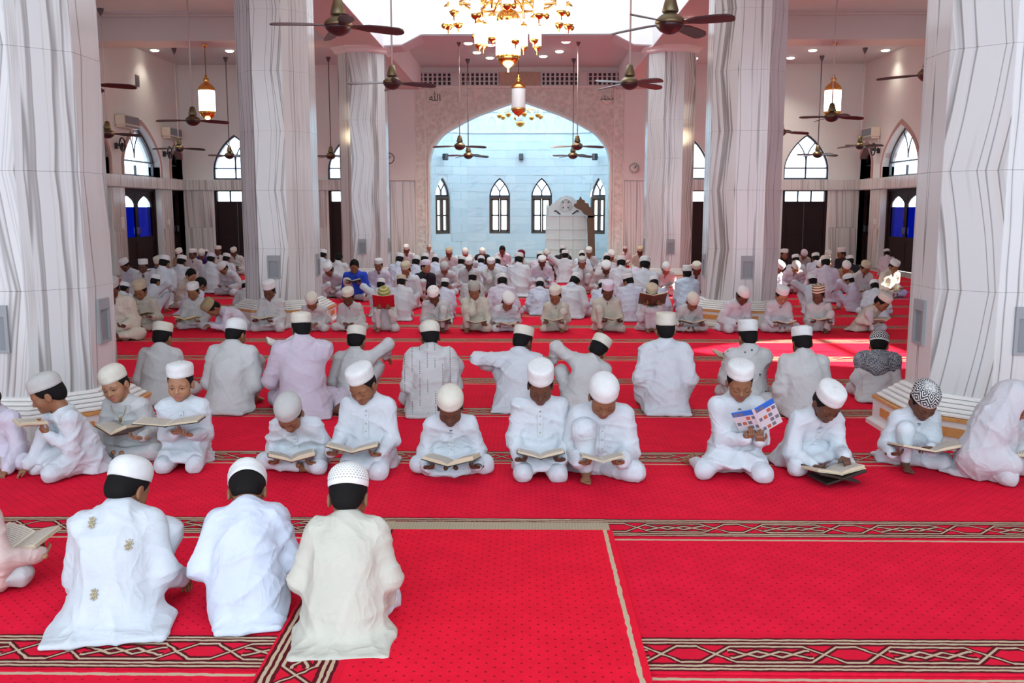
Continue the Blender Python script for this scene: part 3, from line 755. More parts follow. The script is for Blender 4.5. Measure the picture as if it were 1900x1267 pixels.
# grand chandelier over the first nave bay
ch = tag(empty('chandelier', (*on_plane(943, 104, 1, 9.7),)), 'large brilliant gold chandelier with lit glass cylinders on curled arms', 'chandelier')
def lamp_cup(parent, x, y, z, r, h, lit=True, name='lamp'):
    l = MB().lathe([(r * 0.95, z), (r, z + 0.01), (r, z + h - 0.01), (r * 0.95, z + h)], 16, at=(x, y, 0)).obj(name, M_LAMP if lit else M_LAMPO, parent)
    MB().lathe([(0.0, z - r * 1.9), (r * 0.14, z - r * 1.8), (r * 0.16, z - r * 1.05), (r * 0.55, z - r * 0.9), (r * 0.95, z - r * 0.4), (r * 1.12, z + 0.004), (r * 0.9, z + 0.006)], 16, at=(x, y, 0)).obj('gold_cup', M_GOLD, l)
    MB().lathe([(r * 1.05, z + h), (r * 0.85, z + h + r * 0.5), (r * 0.3, z + h + r * 0.9), (r * 0.1, z + h + r * 1.3), (0, z + h + r * 1.3)], 14, at=(x, y, 0)).obj('gold_cap', M_GOLD, l)
    return l
r0 = 0.124; h0 = 0.33
MB().lathe([(r0 * 0.95, 0), (r0, 0.01), (r0, h0 - 0.01), (r0 * 0.95, h0)], 28).obj('centre_lamp', M_LAMP, ch)
MB().lathe([(0.0, -0.16), (0.012, -0.155), (0.014, -0.12), (0.03, -0.11), (0.075, -0.085), (0.108, -0.045), (0.125, 0.0), (0.11, 0.004)], 28).obj('centre_cup', M_GOLD, ch)
MB().lathe([(0.128, h0), (0.118, h0 + 0.05), (0.085, h0 + 0.10), (0.03, h0 + 0.13), (0.05, h0 + 0.16), (0.022, h0 + 0.19), (0.045, h0 + 0.24), (0.02, h0 + 0.28), (0.06, h0 + 0.36), (0.03, h0 + 0.42), (0.02, h0 + 0.6)], 28).obj('centre_cap', M_GOLD, ch)
MB().lathe([(0.018, h0 + 0.5), (0.018, 7.6 - ch.location.z)], 10).obj('rod', M_GOLD, ch)
MB().lathe([(0.02, h0 + 0.30), (0.16, h0 + 0.34), (0.19, h0 + 0.38), (0.10, h0 + 0.46), (0.02, h0 + 0.50)], 24).obj('hub', M_GOLD, ch)
for k in range(8):
    a = 2 * PI * k / 8 + 0.25; rr = 0.30; x, y = rr * math.cos(a), rr * math.sin(a)
    lp = lamp_cup(ch, x, y, 0.10 + 0.03 * (k % 2), 0.042, 0.20)
    pts = [(0.06 * math.cos(a), 0.06 * math.sin(a), h0 + 0.34), (0.18 * math.cos(a), 0.18 * math.sin(a), h0 + 0.42), (0.28 * math.cos(a), 0.28 * math.sin(a), h0 + 0.36), (x, y, h0 + 0.08)]
    MB().tube(pts, 0.011, 8).obj('arm', M_GOLD, ch)
for k in range(12):
    a = 2 * PI * k / 12; rr = 0.60; x, y = rr * math.cos(a), rr * math.sin(a); z = 0.30 + 0.07 * (k % 2)
    lamp_cup(ch, x, y, z, 0.045, 0.17)
    pts = [(0.1 * math.cos(a), 0.1 * math.sin(a), h0 + 0.30), (0.3 * math.cos(a), 0.3 * math.sin(a), h0 + 0.16), (0.47 * math.cos(a), 0.47 * math.sin(a), h0 + 0.18), (0.56 * math.cos(a), 0.56 * math.sin(a), z + 0.23), (x, y, z + 0.2)]
    MB().tube(pts, 0.012, 8).obj('arm', M_GOLD, ch)
    b = a + 0.1
    MB().lathe([(0, -0.03), (0.025, -0.012), (0.03, 0.01), (0.012, 0.03), (0, 0.035)], 12, at=(0.64 * math.cos(b), 0.64 * math.sin(b), z - 0.02)).obj('gold_bud', M_GOLD, ch)
for k in range(3):
    pts = [((0.2 + 0.13 * k) * math.cos(q * PI / 12), (0.2 + 0.13 * k) * math.sin(q * PI / 12), h0 + 0.30 - 0.06 * k) for q in range(24)]
    MB().tube(pts, 0.010, 6, closed=True).obj('ring', M_GOLD, ch)
pl = bpy.data.lights.new('chandelier_light', 'POINT'); pl.energy = 60; pl.color = (1, 0.84, 0.58); pl.shadow_soft_size = 0.3
plo = bpy.data.objects.new('chandelier_light', pl); C.objects.link(plo); plo.parent = ch; plo.location = (0, 0, -0.35)
# smaller brass chandelier inside the chamber
c2 = tag(empty('chandelier', (*on_plane(965, 226, 1, 28.3),)), 'small unlit brass chandelier inside the pale blue mihrab chamber', 'chandelier')
MB().lathe([(0.0, -0.16), (0.03, -0.15), (0.11, -0.11), (0.15, -0.04), (0.13, 0.0), (0.05, 0.02), (0.04, 0.2), (0.02, 0.3), (0.02, 5.31 - c2.location.z)], 20).obj('body', M_GOLD, c2)
MB().lathe([(0.12, 0.0), (0.125, 0.02), (0.125, 0.22), (0.11, 0.24)], 20).obj('centre_glass', M_LAMPO, c2)
for k in range(8):
    a = 2 * PI * k / 8 + 0.2; x, y = 0.62 * math.cos(a), 0.62 * math.sin(a)
    MB().tube([(0.03 * math.cos(a), 0.03 * math.sin(a), 0.3), (0.35 * math.cos(a), 0.35 * math.sin(a), 0.36), (0.58 * math.cos(a), 0.58 * math.sin(a), 0.30), (x, y, 0.2)], 0.012, 8).obj('arm', M_GOLD, c2)
    lp = MB().lathe([(0.0, 0.08), (0.05, 0.10), (0.085, 0.15), (0.09, 0.2), (0.06, 0.21)], 14, at=(x, y, 0)).obj('gold_cup', M_GOLD, c2)
    MB().lathe([(0.055, 0.2), (0.06, 0.22), (0.06, 0.36), (0.05, 0.38)], 14, at=(x, y, 0)).obj('lamp_glass', M_LAMPO, c2)

# recessed ceiling lights
DL = [(287, 93, 5.45), (426, 94, 5.45), (1508, 93, 5.45), (1467, 107, 5.45), (1643, 93, 5.45), (885, 97, 5.38), (869, 80, 5.38), (911, 83, 5.38), (909, 107, 5.38), (1008, 104, 5.38), (1038, 95, 5.38), (1050, 77, 5.38),
      (642, 103, 4.78), (1286, 108, 4.78), (1278, 37, 4.78)]
DLL = ['over the air conditioner pair aisle, nearer the side wall', 'over the air conditioner pair aisle, beside the small fan canopy', 'over the aisle with one air conditioner, middle of three', 'over the aisle with one air conditioner, beside the column', 'over the aisle with one air conditioner, nearest its wall',
       'below the chandelier cups, lowest and dimmest', 'highest in the nave ceiling beside the chandelier, fan side', 'just beside the chandelier glass above the first grille', 'half hidden behind the chandelier bottom cup', 'in the nave ceiling over the second grille, lowest one', 'in the nave ceiling over the second grille, middle one', 'in the nave ceiling at the white beam edge',
       'in the beam above the third column without clock', 'in the beam above the column beside the clock', 'in the beam behind the dark fan blade']
for (u, v, z), lb in zip(DL, DLL):
    p = on_plane(u, v, 2, z - 0.012)
    t = tag(empty('ceiling_light', (p[0], p[1], z)), 'round lit recessed ceiling light ' + lb, 'ceiling light', 'recessed ceiling lights')
    MB().lathe([(0.09, 0.0), (0.125, 0.0), (0.13, -0.008), (0.105, -0.014), (0.09, -0.01)], 20, caps=False).obj('trim_ring', M_CEIL, t)
    MB().lathe([(0.0, -0.006), (0.10, -0.006), (0.10, -0.026), (0.07, -0.045), (0.0, -0.05)], 20).obj('lens', M_BULB, t)
    if v > 20:
        d = bpy.data.lights.new('downlight', 'SPOT'); d.energy = 150 if z < 5 else (60 if abs(p[0]) > 8 else 260 if abs(p[0]) > 3 else 330); d.color = (1, 0.72, 0.42) if z < 5 else (1, 0.88, 0.74); d.spot_size = R(120); d.spot_blend = 0.9; d.shadow_soft_size = 0.06
        lo = bpy.data.objects.new('downlight', d); C.objects.link(lo); lo.parent = t; lo.location = (0, 0, -0.06)

# air conditioners, reels, clock, speakers, switches
M_ACW = Mat('cream_air_conditioner', (0.70, 0.62, 0.52), 0.4); M_ACG = Mat('grey_intake', (0.16, 0.19, 0.22), 0.5)
M_BLACK = Mat('black_plastic', (0.012, 0.013, 0.015), 0.45)
def air_con(y, z, s, label):
    """on a side wall: s=-1 the wall at -x"""
    X = s * (HX - 0.005); W, H, D = 0.84, 0.29, 0.24
    root = tag(empty('air_conditioner', (X, y, z), PI / 2 if s < 0 else -PI / 2), label, 'air conditioner', 'wall air conditioners')
    # local: x along wall, -y into the room
    MB().box((-W / 2, -D, 0.055), (W / 2, 0, H), 0, None, 0.015).obj('casing', M_ACW, root)
    MB().box((-W / 2 + 0.02, -D - 0.006, 0.09), (W / 2 - 0.02, -D + 0.002, H - 0.02)).obj('intake_panel', M_ACG, root)
    MB().box((-W / 2 + 0.01, -D + 0.01, 0.0), (W / 2 - 0.01, -0.02, 0.056), 0, None, 0.01).obj('lower_housing', M_ACW, root)
    for k in range(2): MB().box((-W / 2 + 0.03, -D - 0.012, 0.015 + 0.02 * k), (W / 2 - 0.03, -D + 0.012, 0.025 + 0.02 * k)).obj('louver', M_ACG, root)
    MB().tube([(W / 2 - 0.05, -0.04, 0.03), (W / 2 + 0.03, -0.04, -0.08), (W / 2 + 0.01, -0.04, -0.2), (W / 2 + 0.06, -0.03, -0.26)], 0.014, 8).obj('pipe', M_ACW, root)
    return root
air_con(22.5, 3.43, -1, 'cream wall air conditioner of the pair, closer to the marble column')
air_con(25.3, 3.38, -1, 'cream wall air conditioner of the pair, closer to the hall corner')
air_con(25.35, 3.36, 1, 'cream wall air conditioner hanging alone on its wall')
def wall_fan(y, z, s, label):
    root = tag(empty('wall_fan', (s * (HX - 0.0), y, z), PI / 2 if s < 0 else -PI / 2), label, 'wall fan', 'small round wall fans')
    MB().box((-0.05, -0.06, -0.07), (0.05, 0.004, 0.07), 0, None, 0.01).obj('base', M_BLACK, root)
    MB().tube([(0, -0.03, 0), (0, -0.14, 0.03)], 0.018, 8).obj('arm', M_BLACK, root)
    MB().tube([(0.15 * math.cos(q * PI / 10), -0.17, 0.03 + 0.15 * math.sin(q * PI / 10)) for q in range(20)], 0.02, 6, closed=True).obj('guard', M_BLACK, root)
    for k in range(3):
        a = k * 2.094; M = Matrix.Translation((0, -0.165, 0.03)) @ Matrix.Rotation(a, 4, 'Y') @ Matrix.Rotation(0.4, 4, 'X')
        MB().box((0.02, -0.004, -0.04), (0.13, 0.004, 0.04), 0, M).obj('blade', M_BLACK, root)
    MB().lathe([(0, -0.03), (0.04, -0.02), (0.04, 0.02), (0, 0.03)], 12, M=Matrix.Translation((0, -0.17, 0.03)) @ Matrix.Rotation(PI / 2, 4, 'X')).obj('hub', M_BLACK, root)
wall_fan(22.05, 3.0, -1, 'small black wall fan beside the big arched side window, column side')
wall_fan(24.98, 2.98, -1, 'small black wall fan between the arched side windows below the corner air conditioner')
wall_fan(24.95, 3.05, 1, 'small black wall fan below the lone air conditioner')
def clock(x, y, z, label, r=0.155):
    root = tag(empty('wall_clock', (x, y, z)), label, 'clock', 'wall clocks')
    Mx = Matrix.Rotation(PI / 2, 4, 'X')
    MB().lathe([(r * 0.86, 0.0), (r, 0.0), (r, 0.035), (r * 0.95, 0.045), (r * 0.86, 0.03)], 32, M=Mx, caps=False).obj('rim', M_BLACK if 'black' in label else M_CARVE, root)
    MB().lathe([(0, 0.0), (r * 0.88, 0.0), (r * 0.88, 0.02), (0, 0.02)], 32, M=Mx).obj('dial', M_WALL, root)
    for k in range(12):
        M = Matrix.Rotation(k * PI / 6, 4, 'Y'); MB().box((-0.006, -0.025, r * 0.68), (0.006, -0.018, r * 0.82), 0, M).obj('hour_mark', M_BLACK, root)
    for a, l, w2 in ((0.95, 0.45, 0.008), (0.6, 0.66, 0.006)):
        M = Matrix.Rotation(a, 4, 'Y'); MB().box((-w2, -0.03, -0.02), (w2, -0.024, r * l), 0, M).obj('hand', M_BLACK, root)
clock(3.17, YB - 0.05, 2.66, 'round pale wall clock on the pilaster beside the mihrab arch')
clock(-3.62, YB - 0.02, 2.93, 'black rimmed wall clock half hidden behind the third column')
for u, lb in ((827, 'small black speaker on the chamber wall above the outer window away from mimbar'), (967, 'small black speaker in the middle of the chamber wall'), (1103, 'small black speaker on the chamber wall above the window beside mimbar')):
    p = on_plane(u, 291, 1, 30.0 if u == 967 else 29.35)
    t = tag(empty('speaker', (p[0], p[1], p[2]), (0 if u == 967 else (0.6 if u < 900 else -0.6))), lb, 'speaker', 'small black speakers')
    MB().box((-0.065, -0.06, -0.10), (0.065, 0.10, 0.10), 0, None, 0.012).obj('cabinet', M_BLACK, t)
    MB().box((-0.055, -0.066, -0.085), (0.055, -0.058, 0.085), 0, None, 0.004).obj('front_grille', M_RODD, t)
    MB().box((-0.02, 0.10, -0.02), (0.02, 0.2, 0.02)).obj('bracket', M_BLACK, t)
for s, y, z, lb in ((-1, 22.13, 1.22, 'white switch board on the marble beside the blue glazed side door'), (-1, 25.0, 1.2, 'small white switch plate on the marble between the side doors'), (1, 24.9, 1.2, 'small white switch plate on the marble under the lone air conditioner')):
    t = tag(empty('switch_board', (s * (HX - 0.03), y, z), PI / 2 if s < 0 else -PI / 2), lb, 'switch', 'white switch boards')
    h = 0.14 if 'board' in lb else 0.07
    MB().box((-0.07, -0.02, -h), (0.07, 0.002, h), 0, None, 0.006).obj('plate', M_WALL, t)
    for k in range(3): MB().box((-0.05, -0.026, -h * 0.7 + k * h * 0.5), (0.05, -0.018, -h * 0.7 + k * h * 0.5 + h * 0.32)).obj('rocker', M_STONE, t)
p = on_plane(254, 150, 0, -HX); t = tag(empty('wall_vent', (-HX, p[1], p[2]), PI / 2), 'small grey slatted vent high on the side wall beside the fan blade', 'vent')
MB().box((-0.11, -0.02, -0.14), (0.11, 0.002, 0.14)).obj('frame', M_GREY, t)
for k_ in range(6): MB().box((-0.09, -0.03, -0.12 + k_ * 0.042), (0.09, -0.018, -0.095 + k_ * 0.042)).obj('slat', M_RODD, t)
# calligraphy roundels in the spandrels
def roundel(u, v, txt, lb):
    p = on_plane(u, v, 1, YB - 0.01)
    t = tag(empty('roundel', (p[0], YB - 0.002, p[2])), lb, 'roundel', 'calligraphy roundels over the arch')
    MB().lathe([(0.0, 0.0), (0.16, 0.0), (0.17, 0.012), (0.15, 0.02), (0.0, 0.02)], 28, M=Matrix.Rotation(PI / 2, 4, 'X')).obj('disc', M_STONE, t)
    c = bpy.data.curves.new('lettering', 'FONT'); c.body = txt; c.size = 0.26 if txt == '\ufdf2' else 0.17; c.align_x = 'CENTER'; c.align_y = 'CENTER'; c.extrude = 0.004
    c.materials.append(M_BLACK.m); o = bpy.data.objects.new('text_curve', c); C.objects.link(o); bpy.context.view_layer.update()
    me = bpy.data.meshes.new_from_object(o.evaluated_get(bpy.context.evaluated_depsgraph_get())); bpy.data.objects.remove(o)
    link('lettering', me, t, (0, -0.026, 0), (PI / 2, 0, 0))
roundel(807, 182, '\ufdf2', 'round stone disc with dark calligraphy, spandrel away from clock')
roundel(1126, 182, '\ufdf4', 'round stone disc with dark calligraphy, spandrel on the clock side')

# marble pulpit (mimbar) and the brown carved wood piece beside it
M_MIM = Mat('grey_white_marble', (0.60, 0.59, 0.56), 0.4)
M_MIM.base(M_MIM.mix(M_MIM.noise(M_MIM.coord('Object'), 4, 5), (0.70, 0.70, 0.68), (0.84, 0.84, 0.82)))
p0 = on_plane(1013, 400, 1, 28.4); p1 = on_plane(1089, 400, 1, 28.4); xa, xb, zt = p0[0], p1[0], p0[2]
mim = tag(empty('mimbar', ((xa + xb) / 2, 28.4, 0)), 'grey white marble pulpit with carved scalloped crest inside the arch', 'pulpit'); W = xb - xa
z = 0.0
for k, h in enumerate((0.34, 0.30, 0.30, 0.36)):
    top = zt if k == 3 else z + h
    for j in range(3):
        MB().box((-W / 2 + j * W / 3 + 0.003, 0, z + 0.004), (-W / 2 + (j + 1) * W / 3 - 0.003, 0.5, top - 0.012)).obj('marble_slab', M_MIM, mim)
    MB().box((-W / 2 - 0.015, -0.02, top - 0.014), (W / 2 + 0.015, 0.5, top + 0.006)).obj('ledge', M_MIM, mim); z = top
cr = [(-0.58, 0), (-0.58, 0.22), (-0.53, 0.30), (-0.47, 0.30), (-0.44, 0.36), (-0.36, 0.38), (-0.32, 0.47), (-0.24, 0.50), (-0.2, 0.57), (-0.08, 0.60), (0, 0.64)]
cr = [(x * W / 1.2, zz * 0.95) for x, zz in cr]; cr = cr + [(-x, zz) for x, zz in cr[-2::-1]]
crest = MB().prism(cr, 0.1, 0.2, 0, Matrix.Translation((0, 0, zt))).obj('crest', M_MIM, mim)
MB().lathe([(0.17, 0), (0.20, 0.0), (0.20, 0.03), (0.17, 0.03)], 24, M=Matrix.Translation((-0.02, 0.1, zt + 0.32)) @ Matrix.Rotation(PI / 2, 4, 'X'), caps=False).obj('rosette_ring', M_MIM, crest)
for k in range(8):
    a = k * PI / 4; MB().box((-0.012, 0.085, -0.03), (0.012, 0.10, 0.03), 0, Matrix.Translation((-0.02 + 0.11 * math.cos(a), 0, zt + 0.32 + 0.11 * math.sin(a))) @ Matrix.Rotation(PI / 2 - a, 4, 'Y')).obj('rosette_petal', M_BLACK if k % 2 else M_MIM, crest)
for s in (-1, 1):
    MB().lathe([(0.03, 0), (0.035, 0.25), (0.02, 0.33), (0.0, 0.38)], 10, at=(s * W * 0.47, 0.08, zt)).obj('finial', M_MIM, mim)
    MB().tube([(s * 0.18, 0.09, zt + 0.04), (s * 0.25, 0.09, zt + 0.09), (s * 0.32, 0.09, zt + 0.15), (s * 0.37, 0.09, zt + 0.12)], 0.02, 8).obj('scroll', M_BLACK, crest)
M_BWOOD = Mat('carved_brown_wood', (0.15, 0.065, 0.028), 0.5)
M_BWOOD.base(M_BWOOD.mix(M_BWOOD.noise(M_BWOOD.coord('Object'), 12, 4), (0.09, 0.04, 0.02), (0.22, 0.10, 0.045)))
q0 = on_plane(1096, 470, 1, 28.15)
wd = tag(empty('wooden_chair_back', (q0[0], 28.15, 0)), 'tall brown carved wooden backrest with stepped crest standing beside the marble pulpit', 'wood carving')
MB().prism([(-0.06, 0), (0.14, 0), (0.10, 1.25), (0.0, 1.55), (-0.12, 1.25)], 0.0, 0.14, 0).obj('upright', M_BWOOD, wd)
cp = [(-0.52, 1.62), (-0.50, 1.70), (-0.44, 1.70), (-0.42, 1.80), (-0.36, 1.82), (-0.33, 1.92), (-0.27, 1.82), (-0.2, 1.80), (-0.18, 1.72), (-0.08, 1.70), (-0.06, 1.60), (0.02, 1.58), (0.03, 1.45), (-0.06, 1.33), (-0.2, 1.38), (-0.3, 1.5), (-0.42, 1.55)]
MB().prism(cp, 0.02, 0.10, 0).obj('crest', M_BWOOD, wd)
MB().box((-0.10, 0.0, 1.28), (0.08, 0.16, 1.34)).obj('collar', M_BWOOD, wd)
# ------------------------------------------------------------------ figures: signed-distance shapes meshed by surface nets
def vv(*a): return np.array(a, np.float32)
def nrm(v): v = np.asarray(v, np.float64); return v / max(1e-9, np.linalg.norm(v))
class SDF:
    """list of shapes blended in order; each has a box so that it is only evaluated near itself"""
    def __init__(s): s.p = []
    def cone(s, a, b, r1, r2, k=0.02, q=1.0, n=None, op='u'):
        """tapered capsule a-b; along n its thickness is multiplied by q"""
        a, b = np.asarray(a, np.float64), np.asarray(b, np.float64); rm = max(r1, r2) * max(1, q)
        s.p.append(('c', np.minimum(a, b) - rm, np.maximum(a, b) + rm, k, op, (a, b, r1, r2, q, None if n is None else nrm(n)))); return s
    def ell(s, c, r, k=0.02, M=None, op='u'):
        c, r = np.asarray(c, np.float64), np.asarray(r, np.float64); rm = r if M is None else np.full(3, r.max())
        s.p.append(('e', c - rm, c + rm, k, op, (c, r, M))); return s
    def box(s, c, h, rad, k=0.02, M=None, op='u'):
        c, h = np.asarray(c, np.float64), np.asarray(h, np.float64); rm = h if M is None else np.full(3, np.linalg.norm(h))
        s.p.append(('b', c - rm, c + rm, k, op, (c, h, rad, M))); return s
    def plane(s, p, n, k=0.004):
        """cut away what lies on the side of +n"""
        s.p.append(('p', None, None, k, 'cut', (np.asarray(p, np.float64), nrm(n)))); return s
    @staticmethod
    def _d(kind, A, X, Y, Z):
        if kind == 'c':
            a, b, r1, r2, q, n = A
            px, py, pz = X - a[0], Y - a[1], Z - a[2]; d = b - a
            if n is not None and q != 1.0:
                f = 1 / q - 1; dn = px * n[0] + py * n[1] + pz * n[2]
                px = px + n[0] * dn * f; py = py + n[1] * dn * f; pz = pz + n[2] * dn * f
                d = d + n * np.dot(d, n) * f
            t = np.clip((px * d[0] + py * d[1] + pz * d[2]) / max(1e-12, np.dot(d, d)), 0, 1)
            l = np.sqrt((px - t * d[0]) ** 2 + (py - t * d[1]) ** 2 + (pz - t * d[2]) ** 2) - (r1 + (r2 - r1) * t)
            return l * min(1.0, q)
        if kind == 'p':
            p, n = A; return (X - p[0]) * n[0] + (Y - p[1]) * n[1] + (Z - p[2]) * n[2]
        c, r = A[0], A[1]; M = A[-1]; px, py, pz = X - c[0], Y - c[1], Z - c[2]
        if M is not None:
            px, py, pz = (px * M[0][0] + py * M[1][0] + pz * M[2][0], px * M[0][1] + py * M[1][1] + pz * M[2][1], px * M[0][2] + py * M[1][2] + pz * M[2][2])
        if kind == 'e':
            k0 = np.sqrt((px / r[0]) ** 2 + (py / r[1]) ** 2 + (pz / r[2]) ** 2)
            return (k0 - 1) * r.min() if False else k0 * (k0 - 1) / np.maximum(1e-6, np.sqrt((px / r[0] ** 2) ** 2 + (py / r[1] ** 2) ** 2 + (pz / r[2] ** 2) ** 2))
        rad = A[2]; qx, qy, qz = np.abs(px) - r[0] + rad, np.abs(py) - r[1] + rad, np.abs(pz) - r[2] + rad
        return np.sqrt(np.maximum(qx, 0) ** 2 + np.maximum(qy, 0) ** 2 + np.maximum(qz, 0) ** 2) + np.minimum(np.maximum(qx, np.maximum(qy, qz)), 0) - rad
    def bounds(s):
        u = [x for x in s.p if x[4] == 'u']; return np.min([x[1] for x in u], 0), np.max([x[2] for x in u], 0)
    def mesh(s, h, floor=None):
        lo, hi = s.bounds(); lo = lo - 2.5 * h; hi = hi + 2.5 * h
        if floor is not None: lo[2] = max(lo[2], floor - 2.2 * h)
        n = np.ceil((hi - lo) / h).astype(int) + 1
        ax = [(lo[i] + h * np.arange(n[i])).astype(np.float32) for i in range(3)]
        D = np.full(n, 0.25, np.float32)
        for kind, a, b, k, op, A in s.p:
            if a is None: sl = (slice(None),) * 3
            else:
                m = k + 2.5 * h; i0 = np.maximum(0, np.floor((a - m - lo) / h).astype(int)); i1 = np.minimum(n, np.ceil((b + m - lo) / h).astype(int) + 1)
                if np.any(i1 <= i0): continue
                sl = tuple(slice(i0[i], i1[i]) for i in range(3))
            d = s._d(kind, A, ax[0][sl[0]][:, None, None], ax[1][sl[1]][None, :, None], ax[2][sl[2]][None, None, :]).astype(np.float32)
            c = D[sl]
            if op == 'u':
                g = np.maximum(k - np.abs(c - d), 0) / max(k, 1e-6); D[sl] = np.minimum(c, d) - g * g * k * 0.25
            else:
                e = -d if op == 's' else d
                g = np.maximum(k - np.abs(c - e), 0) / max(k, 1e-6); D[sl] = np.maximum(c, e) + g * g * k * 0.25
        if floor is not None:
            D = np.maximum(D, (floor - ax[2])[None, None, :])
        return nets(D, lo, h)
_CO = np.array([(i, j, k) for i in (0, 1) for j in (0, 1) for k in (0, 1)])
_ED = [(a, b) for a in range(8) for b in range(8) if a < b and np.abs(_CO[a] - _CO[b]).sum() == 1]
def nets(D, lo, h):
    S = D < 0; n = S.shape
    cnt = np.zeros((n[0] - 1, n[1] - 1, n[2] - 1), np.int8)
    for c in _CO: cnt += S[c[0]:n[0] - 1 + c[0], c[1]:n[1] - 1 + c[1], c[2]:n[2] - 1 + c[2]]
    I = np.argwhere((cnt > 0) & (cnt < 8))
    idx = np.full(cnt.shape, -1, np.int32); idx[I[:, 0], I[:, 1], I[:, 2]] = np.arange(len(I))
    V8 = np.stack([D[I[:, 0] + c[0], I[:, 1] + c[1], I[:, 2] + c[2]] for c in _CO], 1)
    P = np.zeros((len(I), 3)); W = np.zeros(len(I))
    for a, b in _ED:
        m = (V8[:, a] < 0) != (V8[:, b] < 0); t = V8[m, a] / (V8[m, a] - V8[m, b])
        P[m] += _CO[a] + t[:, None] * (_CO[b] - _CO[a]); W[m] += 1
    P = lo + h * (I + P / W[:, None]); Q = []
    for d in range(3):
        e1, e2 = (d + 1) % 3, (d + 2) % 3
        sl0 = [slice(None)] * 3; sl1 = [slice(None)] * 3
        sl0[d] = slice(0, n[d] - 1); sl1[d] = slice(1, n[d])
        for e in (e1, e2): sl0[e] = slice(1, n[e] - 1); sl1[e] = slice(1, n[e] - 1)
        A, B = S[tuple(sl0)], S[tuple(sl1)]
        for flip, m in ((False, A & ~B), (True, ~A & B)):
            J = np.argwhere(m)
            if not len(J): continue
            J[:, e1] += 1; J[:, e2] += 1; o = np.zeros(3, int); q = []
            for u, v in ((-1, -1), (0, -1), (0, 0), (-1, 0)):
                o = J.copy(); o[:, e1] += u; o[:, e2] += v; q.append(idx[o[:, 0], o[:, 1], o[:, 2]])
            if flip: q = q[::-1]
            Q.append(np.stack(q, 1))
    return P.astype(np.float32), np.vstack(Q).astype(np.int32)
def vnormals(V, F):
    n = np.cross(V[F[:, 2]] - V[F[:, 0]], V[F[:, 3]] - V[F[:, 1]]); N = np.zeros_like(V)
    for k in range(4): np.add.at(N, F[:, k], n)
    return N / np.maximum(1e-9, np.linalg.norm(N, axis=1))[:, None]
def relax(V, F, it=1, lam=0.5):
    for _ in range(it):
        S = np.zeros_like(V); c = np.zeros(len(V), np.float32)
        for k in range(4):
            a, b = F[:, k], F[:, (k + 1) % 4]; np.add.at(S, a, V[b]); np.add.at(S, b, V[a]); np.add.at(c, a, 1); np.add.at(c, b, 1)
        V = V + lam * (S / c[:, None] - V)
    return V
def folds(V, F, seed, amp, horiz=0.55):
    """cloth creases pushed along the normals: long ridges, mostly slanting across the body"""
    rs = np.random.RandomState(seed); N = vnormals(V, F); d = np.zeros(len(V), np.float32)
    for i in range(9):
        th = rs.uniform(0, 2 * PI); el = rs.normal(0, 0.7)
        k = np.array([math.cos(th) * math.cos(el), math.sin(th) * math.cos(el), math.sin(el) * (1 + horiz)]) * rs.uniform(22, 56)
        m = rs.normal(0, 9, 3); wv = V @ k + 1.6 * np.sin(V @ m + rs.uniform(0, 6)) + rs.uniform(0, 6)
        env = np.clip(np.sin(V @ rs.normal(0, 8, 3) + rs.uniform(0, 6)) * 1.3, 0, 1)
        d += env * ((1 - np.abs(np.sin(wv * 0.5))) ** 2.6 * 1.9 - 0.45) * rs.uniform(0.5, 1.0)
    return V + N * (d * amp)[:, None].astype(np.float32)

def cat(parts):
    V, F, I, o = [], [], [], 0
    for v, f, i in parts:
        V.append(v); F.append(f + o); I.append(np.full(len(f), i, np.int32) if np.isscalar(i) else i); o += len(v)
    return np.vstack(V), np.vstack(F), np.concatenate(I)
def xf(V, M):
    A = np.array(M); return (V @ A[:3, :3].T + A[:3, 3]).astype(np.float32)

# ---- head: origin at the pivot of the skull, face towards +y
def head_sdf(closed=True):
    s = SDF()
    s.ell((0, 0.004, 0.092), (0.070, 0.089, 0.083), 0.02).ell((0, 0.040, 0.036), (0.053, 0.050, 0.072), 0.03)
    s.ell((0, 0.070, -0.016), (0.023, 0.022, 0.018), 0.025)
    for x in (-1, 1):
        s.ell((x * 0.036, 0.056, 0.028), (0.025, 0.026, 0.030), 0.025)
        s.cone((x * 0.012, 0.083, 0.076), (x * 0.044, 0.071, 0.075), 0.011, 0.010, 0.014)
    for x in (-1, 1): s.ell((x * 0.031, 0.096, 0.056), (0.017, 0.014, 0.011), 0.014, op='s')
    s.cone((0, 0.084, 0.066), (0, 0.103, 0.033), 0.007, 0.0105, 0.010)
    for x in (-1, 1): s.ell((x * 0.010, 0.095, 0.029), (0.0085, 0.010, 0.0075), 0.006)
    if closed:
        for x in (-1, 1): s.ell((x * 0.031, 0.0755, 0.055), (0.0165, 0.0145, 0.0135), 0.004)
    s.cone((-0.017, 0.0845, 0.0085), (0.017, 0.0845, 0.0085), 0.0058, 0.0058, 0.006).cone((0, 0.089, 0.0095), (0, 0.089, 0.009), 0.006, 0.006, 0.008)
    s.cone((-0.013, 0.084, -0.0025), (0.013, 0.084, -0.0025), 0.0064, 0.0064, 0.005)
    s.cone((-0.015, 0.0945, 0.0033), (0.015, 0.0945, 0.0033), 0.0022, 0.0022, 0.003, op='s')
    for x in (-1, 1):
        s.ell((x * 0.073, -0.004, 0.048), (0.009, 0.019, 0.030), 0.008).ell((x * 0.083, 0.002, 0.050), (0.006, 0.010, 0.018), 0.006, op='s')
    s.cone((0, -0.014, 0.03), (0, -0.028, -0.075), 0.047, 0.046, 0.03)
    return s
